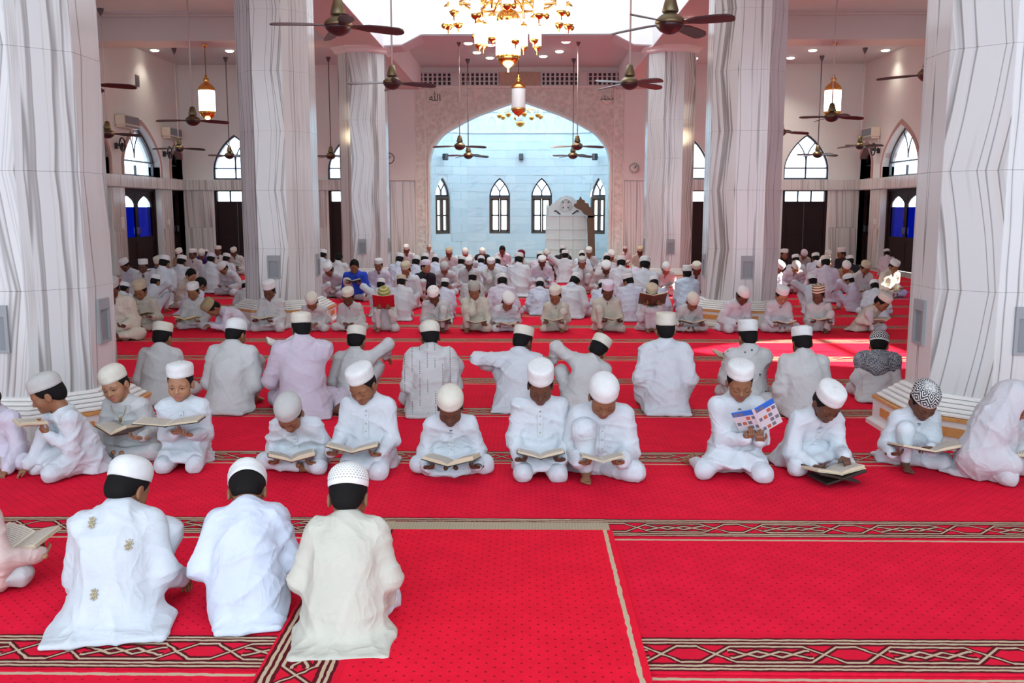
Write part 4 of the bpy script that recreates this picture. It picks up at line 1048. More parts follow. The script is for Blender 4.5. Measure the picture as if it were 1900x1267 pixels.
def uvsphere(c, r, n=12, sy=1.0):
    V = []; F = []
    for i in range(n + 1):
        for j in range(2 * n): a, b = PI * i / n, PI * j / n; V.append((c[0] + r * math.sin(a) * math.cos(b), c[1] + r * sy * math.sin(a) * math.sin(b), c[2] + r * math.cos(a)))
    for i in range(n):
        for j in range(2 * n): F.append((i * 2 * n + j, (i + 1) * 2 * n + j, (i + 1) * 2 * n + (j + 1) % (2 * n), i * 2 * n + (j + 1) % (2 * n)))
    return np.array(V, np.float32), np.array(F, np.int32)
def tubeq(pts, r, n=6):
    mb = MB().tube(pts, r, n); F = np.array([f for f in mb.f if len(f) == 4], np.int32); return np.array(mb.v, np.float32), F
_HEAD = {}
def head_mesh(kind, h):
    """parts with slots 0 skin, 1 lips, 2 eye white, 3 dark (iris, brows, lashes)"""
    if (kind, h) in _HEAD: return _HEAD[kind, h]
    V, F = head_sdf(kind != 'open').mesh(h); V = relax(V, F, 1, 0.35); c = V[F].mean(1)
    lip = (np.abs(c[:, 0]) < 0.0215) & (c[:, 1] > 0.080) & (c[:, 2] > -0.0095) & (c[:, 2] < 0.0145) & (np.abs(c[:, 0]) < 0.024 - np.abs(c[:, 2] - 0.003) * 0.6)
    parts = [(V, F, np.where(lip, 1, 0).astype(np.int32))]
    for x in (-1, 1):
        br = [(x * (0.012 + 0.034 * t), 0.0935 - 0.006 * t - 0.016 * t * t + 0.001, 0.0765 + 0.006 * math.sin(t * 2.4)) for t in (0, 0.25, 0.5, 0.75, 1)]
        v, f = tubeq(br, [0.0026, 0.0036, 0.0034, 0.0028, 0.0015], 6); parts.append((v, f, 3))
        if kind == 'open':
            v, f = uvsphere((x * 0.031, 0.0738, 0.0550), 0.0135, 8); parts.append((v, f, 2))
            v, f = uvsphere((x * 0.031, 0.0852, 0.0556), 0.0064, 6, 0.5); parts.append((v, f, 3))
            up = [(x * (0.031 + 0.0165 * u), 0.0905 - 0.011 * u * u, 0.0545 + 0.0058 * (1 - u * u)) for u in (-1, -0.5, 0, 0.5, 1)]
            v, f = tubeq(up, 0.0024, 6); parts.append((v, f, 3))
            hd_ = [(p[0], p[1] - 0.0012, p[2] + 0.0042) for p in up]; v, f = tubeq(hd_, 0.0040, 6); parts.append((v, f, 0))
            lo_ = [(x * (0.031 + 0.0165 * u), 0.0895 - 0.011 * u * u, 0.0545 - 0.0058 * (1 - u * u)) for u in (-1, -0.5, 0, 0.5, 1)]
            v, f = tubeq(lo_, 0.0034, 6); parts.append((v, f, 0))
        else:
            up = [(x * (0.031 + 0.0150 * u), 0.0895 - 0.010 * u * u, 0.0500 - 0.0035 * (1 - u * u)) for u in (-1, -0.5, 0, 0.5, 1)]
            v, f = tubeq(up, 0.0017, 5); parts.append((v, f, 3))
    _HEAD[kind, h] = cat(parts); return _HEAD[kind, h]
_HAIR = {}
def hair_mesh(kind, h):
    if (kind, h) in _HAIR: return _HAIR[kind, h]
    s = SDF()
    if kind == 'full':
        s.ell((0, -0.004, 0.100), (0.079, 0.096, 0.092), 0.02).ell((0, -0.052, 0.045), (0.058, 0.048, 0.055), 0.03)
        s.plane((0, 0.060, 0.105), (0, 0.93, -0.36), 0.012)
    else:
        s.ell((0, -0.002, 0.092), (0.0765, 0.0935, 0.086), 0.02).ell((0, -0.050, 0.040), (0.056, 0.044, 0.052), 0.03)
        s.plane((0, 0.030, 0.055), (0, 0.86, -0.50), 0.012)
    s.plane((0, -0.03, 0.002), (0, 0.25, -1), 0.012)
    for x in (-1, 1): s.ell((x * 0.076, 0.004, 0.036), (0.012, 0.026, 0.034), 0.008, op='s')
    V, F = s.mesh(h); _HAIR[kind, h] = (V, F); return V, F
# ---- hand: origin at the wrist, fingers +y, palm facing -z, thumb towards -x (a right hand)
_HAND = {}
def hand_mesh(pose, h):
    if (pose, h) in _HAND: return _HAND[pose, h]
    curl = {'hold': (28, 38, 24), 'flat': (8, 14, 10), 'rest': (20, 28, 18), 'fist': (62, 78, 50), 'point': (14, 20, 12)}[pose]
    s = SDF(); s.cone((0, -0.045, 0), (0, 0.005, 0), 0.021, 0.020, 0.02, 0.8, (0, 0, 1))
    s.box((0, 0.034, 0), (0.030, 0.036, 0.0115), 0.011, 0.015)
    s.ell((-0.020, 0.018, -0.006), (0.014, 0.024, 0.012), 0.012)
    for i, (x, L, r) in enumerate(((-0.0225, 0.058, 0.0072), (-0.0075, 0.064, 0.0076), (0.0075, 0.060, 0.0072), (0.0215, 0.047, 0.0063))):
        p = np.array([x, 0.060 - 0.004 * abs(i - 1), 0.0]); a = 0.0; spread = math.radians((i - 1.5) * 4.0)
        for j, f in enumerate((0.45, 0.31, 0.24)):
            c = curl[j] * (1.0 if pose != 'point' or i != 0 else 0.2) * (0.9 + 0.08 * i); a += math.radians(c)
            q = p + L * f * np.array([math.sin(spread) * math.cos(a), math.cos(spread) * math.cos(a), -math.sin(a)])
            s.cone(p, q, r * (1 - 0.06 * j), r * (0.93 - 0.08 * j), 0.0035); p = q
    t = {'hold': ((-0.028, 0.014, -0.002), (-0.050, 0.040, -0.016), (-0.047, 0.066, -0.024)), 'fist': ((-0.026, 0.016, -0.004), (-0.040, 0.042, -0.020), (-0.018, 0.058, -0.030))}.get(pose, ((-0.028, 0.014, -0.002), (-0.053, 0.038, -0.008), (-0.062, 0.062, -0.012)))
    s.cone(t[0], t[1], 0.0105, 0.0085, 0.008).cone(t[1], t[2], 0.0085, 0.0068, 0.003)
    V, F = s.mesh(h); _HAND[pose, h] = (V, F); return V, F
# ---- foot: origin at the ankle, toes +y, sole -z
_FOOT = {}
def foot_mesh(h):
    if h in _FOOT: return _FOOT[h]
    s = SDF(); s.cone((0, -0.002, 0.05), (0, -0.006, -0.02), 0.027, 0.028, 0.02).ell((0, -0.03, -0.035), (0.026, 0.032, 0.025), 0.02)
    s.cone((0, 0.0, -0.012), (0, 0.09, -0.045), 0.028, 0.018, 0.03, 1.3, (1, 0, 0)).ell((0, 0.09, -0.048), (0.039, 0.035, 0.014), 0.02)
    for i, (x, L, r) in enumerate(((-0.027, 0.036, 0.0115), (-0.009, 0.034, 0.0085), (0.005, 0.030, 0.008), (0.018, 0.025, 0.0075), (0.029, 0.019, 0.007))):
        y = 0.112 - 0.007 * max(0, i - 1); s.cone((x, y, -0.050), (x * 1.05, y + L, -0.053), r, r * 0.95, 0.004)
    V, F = s.mesh(h); _FOOT[h] = (V, F); return V, F

def ik(S, W, la, lb, hint):
    S, W = np.asarray(S, float), np.asarray(W, float); d = W - S; L = np.linalg.norm(d); u = d / max(L, 1e-6)
    L = min(L, (la + lb) * 0.995); W = S + u * L
    x = (la * la - lb * lb + L * L) / (2 * L); y = math.sqrt(max(la * la - x * x, 1e-6))
    hh = np.asarray(hint, float); hh = hh - u * np.dot(hh, u); hh = nrm(hh)
    return S + u * x + hh * y, W
def frame(y, z):
    """matrix columns x,y,z with y along `y` and z near `z`"""
    y = nrm(y); x = nrm(np.cross(y, z)); z = np.cross(x, y); return np.stack([x, y, z], 1)
def mat4(Rm, t, sc=1.0):
    M = np.eye(4); M[:3, :3] = Rm * sc; M[:3, 3] = t; return M
def rot(pitch=0, yaw=0, roll=0):
    """pitch>0 looks down, yaw>0 turns to the figure's left, roll>0 tilts to its right (degrees)"""
    return np.array(Matrix.Rotation(R(yaw), 3, 'Z') @ Matrix.Rotation(R(-pitch), 3, 'X') @ Matrix.Rotation(R(roll), 3, 'Y'))

DEF = dict(s=1.0, lean=14, side=0, twist=0, rl='kneel', ll='kneel', pitch=38, yaw=0, roll=0, arms='book', face='down', hairk='short', tail=(0.20, 0.16), hemf=0.0,
           bookw=0.25, bookh=0.17, book=(0.0, 0.30, 0.20), tilt=8, rh=None, lh=None, hs=0.96, shawl=False, sleeve='long', bulk=1.0, seed=0, apron=True, noskirt=False, feet=False, ccol=False)
def pose(P):
    """joint positions of a seated figure facing +y"""
    s = P['s']; J = {}
    kn = P['rl'] == 'kneel' or P['ll'] == 'kneel'
    hp = (0.165 if kn else 0.105) * s; J['P'] = np.array([0, 0, hp])
    l1, l2, l3 = R(P['lean'] * 0.35), R(P['lean']), R(P['lean'] * 1.35); sd = R(P['side'])
    def up(l): return nrm([math.sin(sd), math.sin(l), math.cos(l) * math.cos(sd)])
    J['W'] = J['P'] + up(l1) * 0.12 * s; J['C'] = J['W'] + up(l2) * 0.145 * s; J['N'] = J['C'] + up(l3) * 0.115 * s; J['up'] = up(l3)
    right = np.array(Matrix.Rotation(R(P['twist']), 3, 'Z') @ Vector((math.cos(sd), 0, -math.sin(sd)))); J['right'] = right; J['fw'] = nrm(np.cross(J['up'], right))
    for k, q in (('r', 1), ('l', -1)): J['S' + k] = J['N'] + right * q * 0.147 * s - J['up'] * 0.038 * s + J['fw'] * 0.012
    Rh = rot(P['pitch'], P['yaw'], P['roll']); J['Rh'] = Rh
    J['H'] = J['N'] + J['up'] * (0.026 if P['ccol'] else 0.040) * s + Rh[:, 2] * 0.034 + J['fw'] * 0.008
    J['cap'] = J['H'] + Rh @ np.array([0, -0.002, 0.155]) * P['hs']
    for k, q in (('r', 1), ('l', -1)):
        hip = J['P'] + np.array([q * 0.075 * s, 0.01, -0.02 * s]); J['h' + k] = hip; t = P[k + 'l']
        K = {'kneel': ((0.125, 0.295, 0.062), (0.085, -0.055, 0.045)), 'kneelw': ((0.19, 0.27, 0.06), (0.10, -0.05, 0.045)), 'cross': ((0.27, 0.17, 0.085), (-0.045, 0.235, 0.05)), 'fold': ((0.20, 0.255, 0.065), (-0.03, 0.06, 0.05)),
             'up': ((0.125, 0.235, 0.345), (0.105, 0.215, 0.065)), 'upw': ((0.20, 0.20, 0.335), (0.13, 0.24, 0.065)), 'upn': ((0.06, 0.27, 0.35), (0.055, 0.23, 0.065)), 'side': ((0.27, 0.20, 0.07), (0.26, -0.12, 0.045))}[t]
        J['k' + k] = np.array([q * K[0][0], K[0][1], K[0][2]]) * s; J['a' + k] = np.array([q * K[1][0], K[1][1], K[1][2]]) * s
        if J['a' + k][2] > 0.06 and t.startswith('up'): J['a' + k][2] = 0.068
    return J
def arms(P, J):
    s = P['s']; la, lb = 0.245 * s, 0.225 * s; out = {}
    B = np.array(P['book']) * s; tl = R(P['tilt']); Yb = np.array([0, math.cos(tl), math.sin(tl)]); Zb = np.array([0, -math.sin(tl), math.cos(tl)])
    a = P['arms']
    for k, q in (('r', 1), ('l', -1)):
        tgt = P[k + 'h']; hint = J['right'] * q * 0.27 - np.array([0, 0, 1.0]) - J['fw'] * 0.35; hp = 'hold'
        if tgt is None:
            if a == 'book': W = B + np.array([q * (P['bookw'] * 0.5 - 0.005), 0, 0]) - Yb * 0.045 - Zb * 0.022; fd = np.array([-q * 0.72, 0, 0]) + Yb * 0.7; pn = Zb
            elif a == 'lap': W = np.array([q * 0.085, 0.235, 0.155]) * s; fd = np.array([-q * 0.6, 0.7, -0.25]); pn = np.array([0, -0.2, -1.0]); hp = 'rest'
            else: W = (J['k' + k] * np.array([0.9, 0.85, 1.0]) + np.array([0, 0, 0.085])) ; fd = np.array([-q * 0.2, 0.9, -0.4]); pn = np.array([0, -0.3, -1.0]); hp = 'rest'
        else:
            W = np.array(tgt[0]) * s; fd = np.array(tgt[1], float); pn = np.array(tgt[2], float); hp = tgt[3] if len(tgt) > 3 else 'rest'
            if len(tgt) > 4: hint = np.array(tgt[4], float)
        E, W = ik(J['S' + k], W, la, lb, hint)
        out[k] = (E, W, fd, pn, hp)
    J['book'] = (B, Yb, Zb); return out

def figure_parts(P, h):
    """meshes of one figure: body, kurta, trousers; h is the cloth resolution"""
    s = P['s']; J = pose(P); A = arms(P, J); bk = P['bulk'] * s; fw = J['fw']; out = {'J': J, 'A': A}
    # kurta
    K = SDF()
    K.cone(J['P'] + np.array([0, -0.015, 0.0]), J['W'], 0.156 * bk, 0.145 * bk, 0.05, 0.80, fw)
    K.cone(J['W'], J['C'], 0.146 * bk, 0.143 * bk, 0.05, 0.70, fw)
    K.cone(J['C'], J['C'] * 0.4 + J['N'] * 0.6, 0.136 * bk, 0.088 * bk, 0.05, 0.70, fw)
    K.ell(J['W'] - fw * 0.045 * s, (0.115 * bk, 0.07 * bk, 0.11 * bk), 0.05)
    for k, q in (('r', 1), ('l', -1)):
        E, W, fd, pn, hp = A[k]; S = J['S' + k]
        K.cone(J['N'] - J['up'] * 0.022 * s, S, 0.060 * s, 0.058 * s, 0.05)
        K.cone(S, E, 0.066 * bk, 0.062 * bk, 0.035)
        ax = nrm(W - E)
        if P['sleeve'] == 'long':
            sub = SDF.cone; end = W - ax * 0.012
            K.cone(E, end - ax * 0.02, 0.061 * bk, 0.049 * bk, 0.02); K.cone(end - ax * 0.035, end, 0.046 * bk, 0.044 * bk, 0.01)
    # skirt of the kurta over the seat and thighs, tail on the floor behind
    tw, tl = P['tail']
    if not P['noskirt']:
        K.ell((0, -0.045 * s, J['P'][2] * 0.80), (0.172 * bk, 0.145 * bk, J['P'][2] * 1.0), 0.06)
        if tl > 0.0:
            K.box((0.01 * s, -0.05 * s - tl * 0.45, 0.010), (tw * s, tl * 0.80 * s, 0.020 * s), 0.016, 0.11)
        for k, q in (('r', 1), ('l', -1)):
            hip, kn = J['h' + k], J['k' + k]; t = P[k + 'l']; f = 0.70 if t.startswith('kneel') else (0.45 if t.startswith('up') else 0.55)
            K.cone(hip, hip + (kn - hip) * f, 0.100 * bk, 0.084 * bk, 0.045)
        if P['apron'] and not (P['rl'].startswith('up') or P['ll'].startswith('up')):
            mk = (J['kr'] + J['kl']) / 2; K.cone(J['P'] + np.array([0, 0.05, 0.0]), mk * np.array([1, 0.80, 1]) + np.array([0, 0, 0.045 * s]), 0.10 * s, 0.075 * s, 0.05, 0.42, (0, 0.25, 1))
        if P['hemf'] > 0:
            K.ell((0.02, 0.03, 0.02), (P['hemf'] * s, 0.26 * s, 0.035), 0.07)
    ncol = J['N'] + J['up'] * 0.024 * s - J['fw'] * 0.014
    K.cone(J['N'] - J['up'] * 0.01, ncol + J['up'] * 0.006, 0.064 * s, 0.060 * s, 0.012)
    if h < 0.009 and not P['ccol']: K.cone(J['N'] + J['up'] * 0.014 + J['fw'] * 0.012, ncol + J['up'] * 0.20 + J['fw'] * 0.04, 0.049 * s, 0.049 * s, 0.004, op='s')
    K.cone(J['N'] + fw * 0.050 * s - J['up'] * 0.002, J['N'] + fw * 0.095 * s - J['up'] * 0.060 * s, 0.030 * s, 0.005, 0.006, op='s')
    if P['ccol']: K.ell(J['N'] + J['up'] * 0.016 - fw * 0.020, (0.072 * s, 0.070 * s, 0.060 * s), 0.03)
    V, F = K.mesh(h, 0.0)
    V = relax(V, F, 1, 0.4); V = folds(V, F, P['seed'] + 3, 0.0034 + 0.15 * h, 0.6); V[:, 2] = np.maximum(V[:, 2], 0.0)
    out['kurta'] = (V, F); out['K'] = K
    # trousers
    T = SDF(); T.ell(J['P'] + np.array([0, 0, -0.01]), (0.125 * bk, 0.105 * bk, 0.09 * bk), 0.03)
    for k, q in (('r', 1), ('l', -1)):
        hip, kn, an = J['h' + k], J['k' + k], J['a' + k]; r3 = 0.048
        T.cone(hip, kn, 0.088 * bk, 0.064 * bk, 0.03).ell(kn, (0.066 * bk,) * 3, 0.03)
        e = kn + (an - kn) * 0.90; T.cone(kn, e, 0.064 * bk, r3 * bk, 0.025)
    V, F = T.mesh(h * 1.3, 0.0); V = relax(V, F, 1, 0.4); V = folds(V, F, P['seed'] + 11, 0.0030 + 0.15 * h, 0.2); V[:, 2] = np.maximum(V[:, 2], 0.0)
    out['trousers'] = (V, F)
    # body under the clothes, with head, hands and feet joined on
    hh = 0.0048 if h < 0.0085 else (0.0075 if h < 0.0135 else 0.009); hd = 0.0038 if h < 0.0085 else (0.0064 if h < 0.0135 else 0.0080)
    Bd = SDF(); Bd.cone(J['P'], J['C'], 0.09 * s, 0.10 * s, 0.04, 0.7, fw).cone(J['C'], J['N'], 0.095 * s, 0.046, 0.04, 0.8, fw).cone(J['N'] - J['up'] * 0.02, J['H'] + J['Rh'] @ np.array([0, -0.012, 0.02]), 0.044, 0.043, 0.02)
    for k, q in (('r', 1), ('l', -1)):
        E, W, fd, pn, hp = A[k]
        Bd.cone(J['C'], J['S' + k], 0.05 * s, 0.038 * s, 0.03).cone(J['S' + k], E, 0.036 * s, 0.031 * s, 0.02).cone(E, W, 0.031 * s, 0.020 * s, 0.015)
        Bd.cone(J['h' + k], J['k' + k], 0.06 * s, 0.045 * s, 0.03).cone(J['k' + k], J['a' + k] + np.array([0, 0, 0.004]), 0.045 * s, 0.026, 0.02)
    hb = 0.011 if h < 0.0085 else (0.016 if h < 0.0135 else 0.02)
    bv, bf = Bd.mesh(hb); parts = [(bv, bf, 0)]
    Mh = mat4(J['Rh'], J['H'], P['hs']); out['Mh'] = Mh
    hv, hf, hi = head_mesh(P['face'], hh); parts.append((xf(hv, Mh), hf, hi))
    for k, q in (('r', 1), ('l', -1)):
        E, W, fd, pn, hp = A[k]; v, f = hand_mesh(hp, hd)
        if q < 0: v = v * np.array([-1, 1, 1], np.float32); f = f[:, ::-1]
        # the palm faces along pn: hand's -z
        M = mat4(frame(fd, -np.asarray(pn)), W, 0.94 * s + 0.02); parts.append((xf(v, M), f, 0))
        t = P[k + 'l']
        if t.startswith('kneel') or (t == 'fold' and not P['feet']): continue
        v, f = foot_mesh(max(hd, 0.0045))
        if q < 0: v = v * np.array([-1, 1, 1], np.float32); f = f[:, ::-1]
        an = J['a' + k]
        if t.startswith('up'): M = mat4(frame((q * 0.12, 1, 0.0), (0, 0, 1)), an + np.array([0, 0, -0.003]), 0.90 * s + 0.02)
        elif t in ('cross', 'fold'): M = mat4(frame((-q * 1.0, 0.15, 0.05), (0, 0.75, 0.65)), an, 0.84 * s)
        elif t == 'side': M = mat4(frame((q * 0.75, -1.0, 0.10), (q * 0.55, 0.3, 0.6)), an + np.array([0, 0, 0.01]), 0.9 * s)
        else: M = mat4(frame((q * 0.25, -1, -0.10), (0, 0.1, -1)), an + np.array([0, 0, 0.012]), 0.86 * s)
        fv = xf(v, M); fv[:, 2] = np.maximum(fv[:, 2], 0.002); parts.append((fv, f, 0))
    out['body'] = cat(parts); return out
def ray_to(K, o, d, far=0.5):
    """first point from o along d where the cloth begins"""
    o, d = np.asarray(o, float), nrm(d); t = np.linspace(0, far, 260); p = o + t[:, None] * d; D = np.full(len(t), 0.3)
    for kind, a, b, k, op, Aa in K.p:
        x = SDF._d(kind, Aa, p[:, 0], p[:, 1], p[:, 2])
        if op == 'u': g = np.maximum(k - np.abs(D - x), 0) / max(k, 1e-6); D = np.minimum(D, x) - g * g * k * 0.25
        else:
            e = -x if op == 's' else x; D = np.maximum(D, e)
    i = np.argmax(D < 0); return None if not (D < 0).any() else p[i]
# ------------------------------------------------------------------ people: materials, caps, books
def cloth(name, col, pat=None):
    m = Mat(name, col, 0.85); o = m.coord('Object'); m.b.inputs['Specular IOR Level'].default_value = 0.15
    n = m.noise(o, 6, 4, 0.6, 0.5); c = m.mix(n.step(0.3, 0.75), tuple(k * 0.90 for k in col), col)
    x, y, z = m.xyz(o)
    if pat == 'dots':
        d = m.voronoi(o, 17.0, 'F1', 0.55); c = m.mix(d.lt(0.16), c, (0.10, 0.11, 0.12))
    if pat == 'lines':
        st = ((x / 0.058).mod(1.0) - 0.5).abs().lt(0.06) * ((z / 0.016).mod(1.0)).lt(0.6) * m.noise(o, 9, 2).gt(0.50)
        c = m.mix(st * 0.8, c, (0.10, 0.10, 0.12))
    if pat == 'stripes': c = m.mix(((z / 0.012).mod(1.0)).lt(0.25) * 0.5, c, tuple(k * 0.6 for k in col))
    m.base(c)
    def ridge(sc, dist): r = ((m.noise(o, sc, 2, 0.5, dist) - 0.5).abs() * -6.0 + 1.0).max(0.0); return r * r
    m.bump(ridge(6.0, 0.7) * 0.8 + ridge(12.0, 0.9) * 0.22 + m.noise(o, 24, 3, 0.55, 0.8) * 0.25 + m.noise(o, 480, 2) * 0.05, 0.34, 0.012); return m.m
COL = dict(w=(0.57, 0.60, 0.635), v=(0.57, 0.61, 0.71), g=(0.51, 0.51, 0.505), c=(0.535, 0.515, 0.44), l=(0.53, 0.465, 0.54), L=(0.58, 0.54, 0.62), b=(0.56, 0.51, 0.43), t=(0.36, 0.27, 0.17), p=(0.62, 0.46, 0.42),
           B=(0.03, 0.07, 0.50), k=(0.022, 0.022, 0.030), P=(0.07, 0.05, 0.24), s=(0.56, 0.68, 0.80), d=(0.52, 0.51, 0.535))
_CL = {}
def cl(k, pat=None):
    if (k, pat) not in _CL: _CL[k, pat] = cloth('cotton_' + {'w': 'white', 'v': 'bluish_white', 'g': 'grey_white', 'c': 'cream', 'l': 'lilac', 'L': 'pale_lilac', 'b': 'beige', 't': 'khaki', 'p': 'peach', 'B': 'bright_blue', 'k': 'black', 'P': 'purple', 's': 'sky_blue', 'd': 'dusty_grey'}[k] + (('_' + pat) if pat else ''), COL[k], pat)
    return _CL[k, pat]
def skinm(name, c):
    m = Mat(name, c, 0.5); n = m.noise(m.coord('Object'), 11, 3); m.base(m.mix(n, tuple(k * 0.82 for k in c), tuple(k * 1.12 for k in c)))
    m.b.inputs['Subsurface Weight'].default_value = 0.0; m.b.inputs['Specular IOR Level'].default_value = 0.35; return m.m
SKIN = [skinm('brown_skin', (0.24, 0.105, 0.052)), skinm('dark_brown_skin', (0.115, 0.047, 0.026)), skinm('light_brown_skin', (0.36, 0.175, 0.095))]
LIP = [Mat('lip', c, 0.45).m for c in ((0.23, 0.065, 0.05), (0.12, 0.04, 0.032), (0.33, 0.10, 0.08))]
EYEW = Mat('eye_white', (0.72, 0.70, 0.66), 0.25).m; EYED = Mat('dark_iris', (0.010, 0.007, 0.006), 0.25).m
HAIR = Mat('black_hair', (0.008, 0.007, 0.007), 0.75); HAIR.b.inputs['Specular IOR Level'].default_value = 0.12
HAIR.bump(HAIR.noise(HAIR.vec(*[a * k for a, k in zip(HAIR.xyz(HAIR.coord('Object')), (1, 1, 0.15))]), 260, 2), 0.5, 0.004); HAIR = HAIR.m
CAPM = {}
def capm(kind):
    if kind in CAPM: return CAPM[kind]
    base = {'white': (0.66, 0.66, 0.65), 'cream': (0.62, 0.585, 0.50), 'grey': (0.44, 0.43, 0.41), 'tan': (0.50, 0.42, 0.30), 'lilac': (0.62, 0.57, 0.66), 'olive': (0.22, 0.22, 0.06), 'maroon': (0.16, 0.012, 0.03), 'black': (0.02, 0.02, 0.02), 'oldolive': (0.30, 0.25, 0.14)}
    b = base.get(kind, (0.76, 0.76, 0.74)); m = Mat('cap_' + kind, b, 0.85); m.b.inputs['Specular IOR Level'].default_value = 0.15
    u, v, _ = m.xyz(m.coord('UV')); o = m.coord('Object'); n = m.noise(o, 30, 4)
    c = m.mix(n, tuple(k * 0.86 for k in b), tuple(min(1, k * 1.06) for k in b)); h = n * 0.6 + ((v * 90).sin()) * 0.07
    def diamonds(nu, nv):
        row = (v * nv).floor(); a = ((u * nu + row * 0.5).mod(1.0) - 0.5).abs() * 2.0; d = ((v * nv).mod(1.0) - 0.5).abs() * 2.0; return a + d
    if kind == 'pattern':
        d = diamonds(9, 2.4); ring = (d * 1.55).mod(1.0).lt(0.42)
        c = m.mix(ring.max(v.lt(0.08)), (0.03, 0.03, 0.035), (0.62, 0.62, 0.60)); c = m.mix(v.gt(0.80) * ((u * 22).mod(1.0).lt(0.5)), c, (0.60, 0.60, 0.58))
    if kind == 'greypattern':
        d = diamonds(10, 2.6); c = m.mix((d * 2.2).mod(1.0).lt(0.5), (0.60, 0.57, 0.50), (0.07, 0.06, 0.055))
    if kind == 'crochet':
        rw = (v * 16).floor(); a = (u * 38 + rw * 0.5).mod(1.0) - 0.5; d = (v * 16).mod(1.0) - 0.5
        hole = (a * a + d * d).lt(0.075) * v.gt(0.14) * v.lt(0.93); c = m.mix(hole * 0.75, c, (0.20, 0.19, 0.18)); h = h - hole * 2.0
    if kind == 'striped': c = m.mix((v * 5.0).mod(1.0).lt(0.45), (0.62, 0.55, 0.40), (0.10, 0.05, 0.035))
    if kind == 'olivestripe': c = m.mix((v * 3.0).mod(1.0).lt(0.4), (0.25, 0.24, 0.06), (0.50, 0.44, 0.22))
    if kind == 'printed':
        d = m.voronoi(o, 34.0); c = m.mix(d.lt(0.20), c, (0.45, 0.08, 0.05)); d2 = m.voronoi(o, 21.0); c = m.mix(d2.lt(0.13), c, (0.05, 0.25, 0.10))
    if kind == 'badge': pass
    m.base(c); m.bump(h, 0.35, 0.004); CAPM[kind] = m.m; return m.m
CAPS = {'kufi': [(0.975, 0.0), (1.0, 0.004), (1.01, 0.02), (1.0, 0.022), (1.03, 0.045), (1.0, 0.064), (0.93, 0.074), (0.70, 0.081), (0.40, 0.085), (0.0, 0.087)],
        'tall': [(0.975, 0.0), (1.0, 0.004), (1.01, 0.03), (1.0, 0.032), (1.02, 0.06), (1.0, 0.083), (0.95, 0.093), (0.72, 0.097), (0.40, 0.098), (0.0, 0.098)],
        'dome': [(0.975, -0.012), (1.0, -0.010), (1.02, 0.006), (1.01, 0.008), (1.03, 0.025), (0.98, 0.045), (0.86, 0.062), (0.66, 0.076), (0.38, 0.085), (0.0, 0.088)],
        'flat': [(0.975, 0.0), (1.0, 0.003), (1.01, 0.016), (1.0, 0.018), (1.10, 0.032), (1.12, 0.045), (1.02, 0.058), (0.70, 0.068), (0.35, 0.073), (0.0, 0.074)]}
_CM = {}
def cap_mesh(kind, mat, n=28):
    if (kind, mat, n) in _CM: return _CM[kind, mat, n]
    pr = CAPS[kind]; V = []; F = []; UV = []
    zt = pr[-1][1] + 0.012
    for r, z in pr:
        for k in range(n): a = 2 * PI * k / n; V.append((0.0795 * r * math.cos(a), 0.0985 * r * math.sin(a), z + 0.0015 * math.sin(3 * a) * r))
    for i in range(len(pr) - 1):
        for k in range(n):
            F.append((i * n + k, i * n + (k + 1) % n, (i + 1) * n + (k + 1) % n, (i + 1) * n + k))
            va, vb = i / (len(pr) - 1), (i + 1) / (len(pr) - 1)
            va, vb = (min(1, (pr[j][1] + 0.012) / zt * 0.62 + (1 - pr[j][0] / 1.03) * 0.38) for j in (i, i + 1))
            UV += [(k / n, va), ((k + 1) / n, va), ((k + 1) / n, vb), (k / n, vb)]
    me = mesh_np('cap', V, np.array(F), [capm(mat)]); l = me.uv_layers.new(name='UVMap'); l.data.foreach_set('uv', np.array(UV, np.float32).ravel())
    _CM[kind, mat, n] = me; return me

def text_page(name, base, ink, frame=None):
    m = Mat(name, base, 0.8); u, v, _ = m.xyz(m.coord('UV')); o = m.vec(u * 60, (v * 13).floor() * 7.3, 0.0)
    n = m.noise(o, 1.0, 3, 0.7); ln = (v * 13).mod(1.0)
    inside = u.gt(0.14) * u.lt(0.86) * v.gt(0.10) * v.lt(0.90)
    t = ln.gt(0.30) * ln.lt(0.70) * n.gt(0.44) * inside
    c = m.mix(m.noise(m.coord('Object'), 9, 3), tuple(k * 0.93 for k in base), base)
    if frame: e = (u - 0.5).abs().gt(0.385) * (u - 0.5).abs().lt(0.41) * (v - 0.5).abs().lt(0.43); e2 = (v - 0.5).abs().gt(0.425) * (v - 0.5).abs().lt(0.445) * (u - 0.5).abs().lt(0.41); c = m.mix(e.max(e2) * 0.7, c, frame)
    c = m.mix(t * 0.62, c, ink); m.base(c); return m.m
PAGE = text_page('printed_page', (0.66, 0.60, 0.50), (0.10, 0.09, 0.09), (0.30, 0.22, 0.16))
PAGEW = text_page('white_printed_page', (0.78, 0.78, 0.76), (0.09, 0.09, 0.10))
EDGE = Mat('page_edges', (0.56, 0.45, 0.30), 0.8); _x, _y, _z = EDGE.xyz(EDGE.coord('Object')); EDGE.base(EDGE.mix((_z * 2600).sin() * 0.5 + 0.5, (0.48, 0.38, 0.25), (0.64, 0.54, 0.38))); EDGE = EDGE.m
PIC = Mat('colour_picture_page', (0.70, 0.70, 0.72), 0.4); _u, _v, _ = PIC.xyz(PIC.coord('UV')); _cells = (_u * 4).floor() + (_v * 5).floor() * 2.7
_k = ((_u * 4).mod(1.0) - 0.5).abs().lt(0.36) * ((_v * 5).mod(1.0) - 0.5).abs().lt(0.34)
PIC.base(PIC.mix(_k * ((_cells * 1.3).sin()).gt(-0.2), PIC.mix(_v.gt(0.82), (0.62, 0.63, 0.66), (0.02, 0.16, 0.65)), PIC.mix(((_cells * 2.1).sin()).gt(0.3), (0.16, 0.17, 0.22), (0.50, 0.13, 0.06)))); PIC = PIC.m
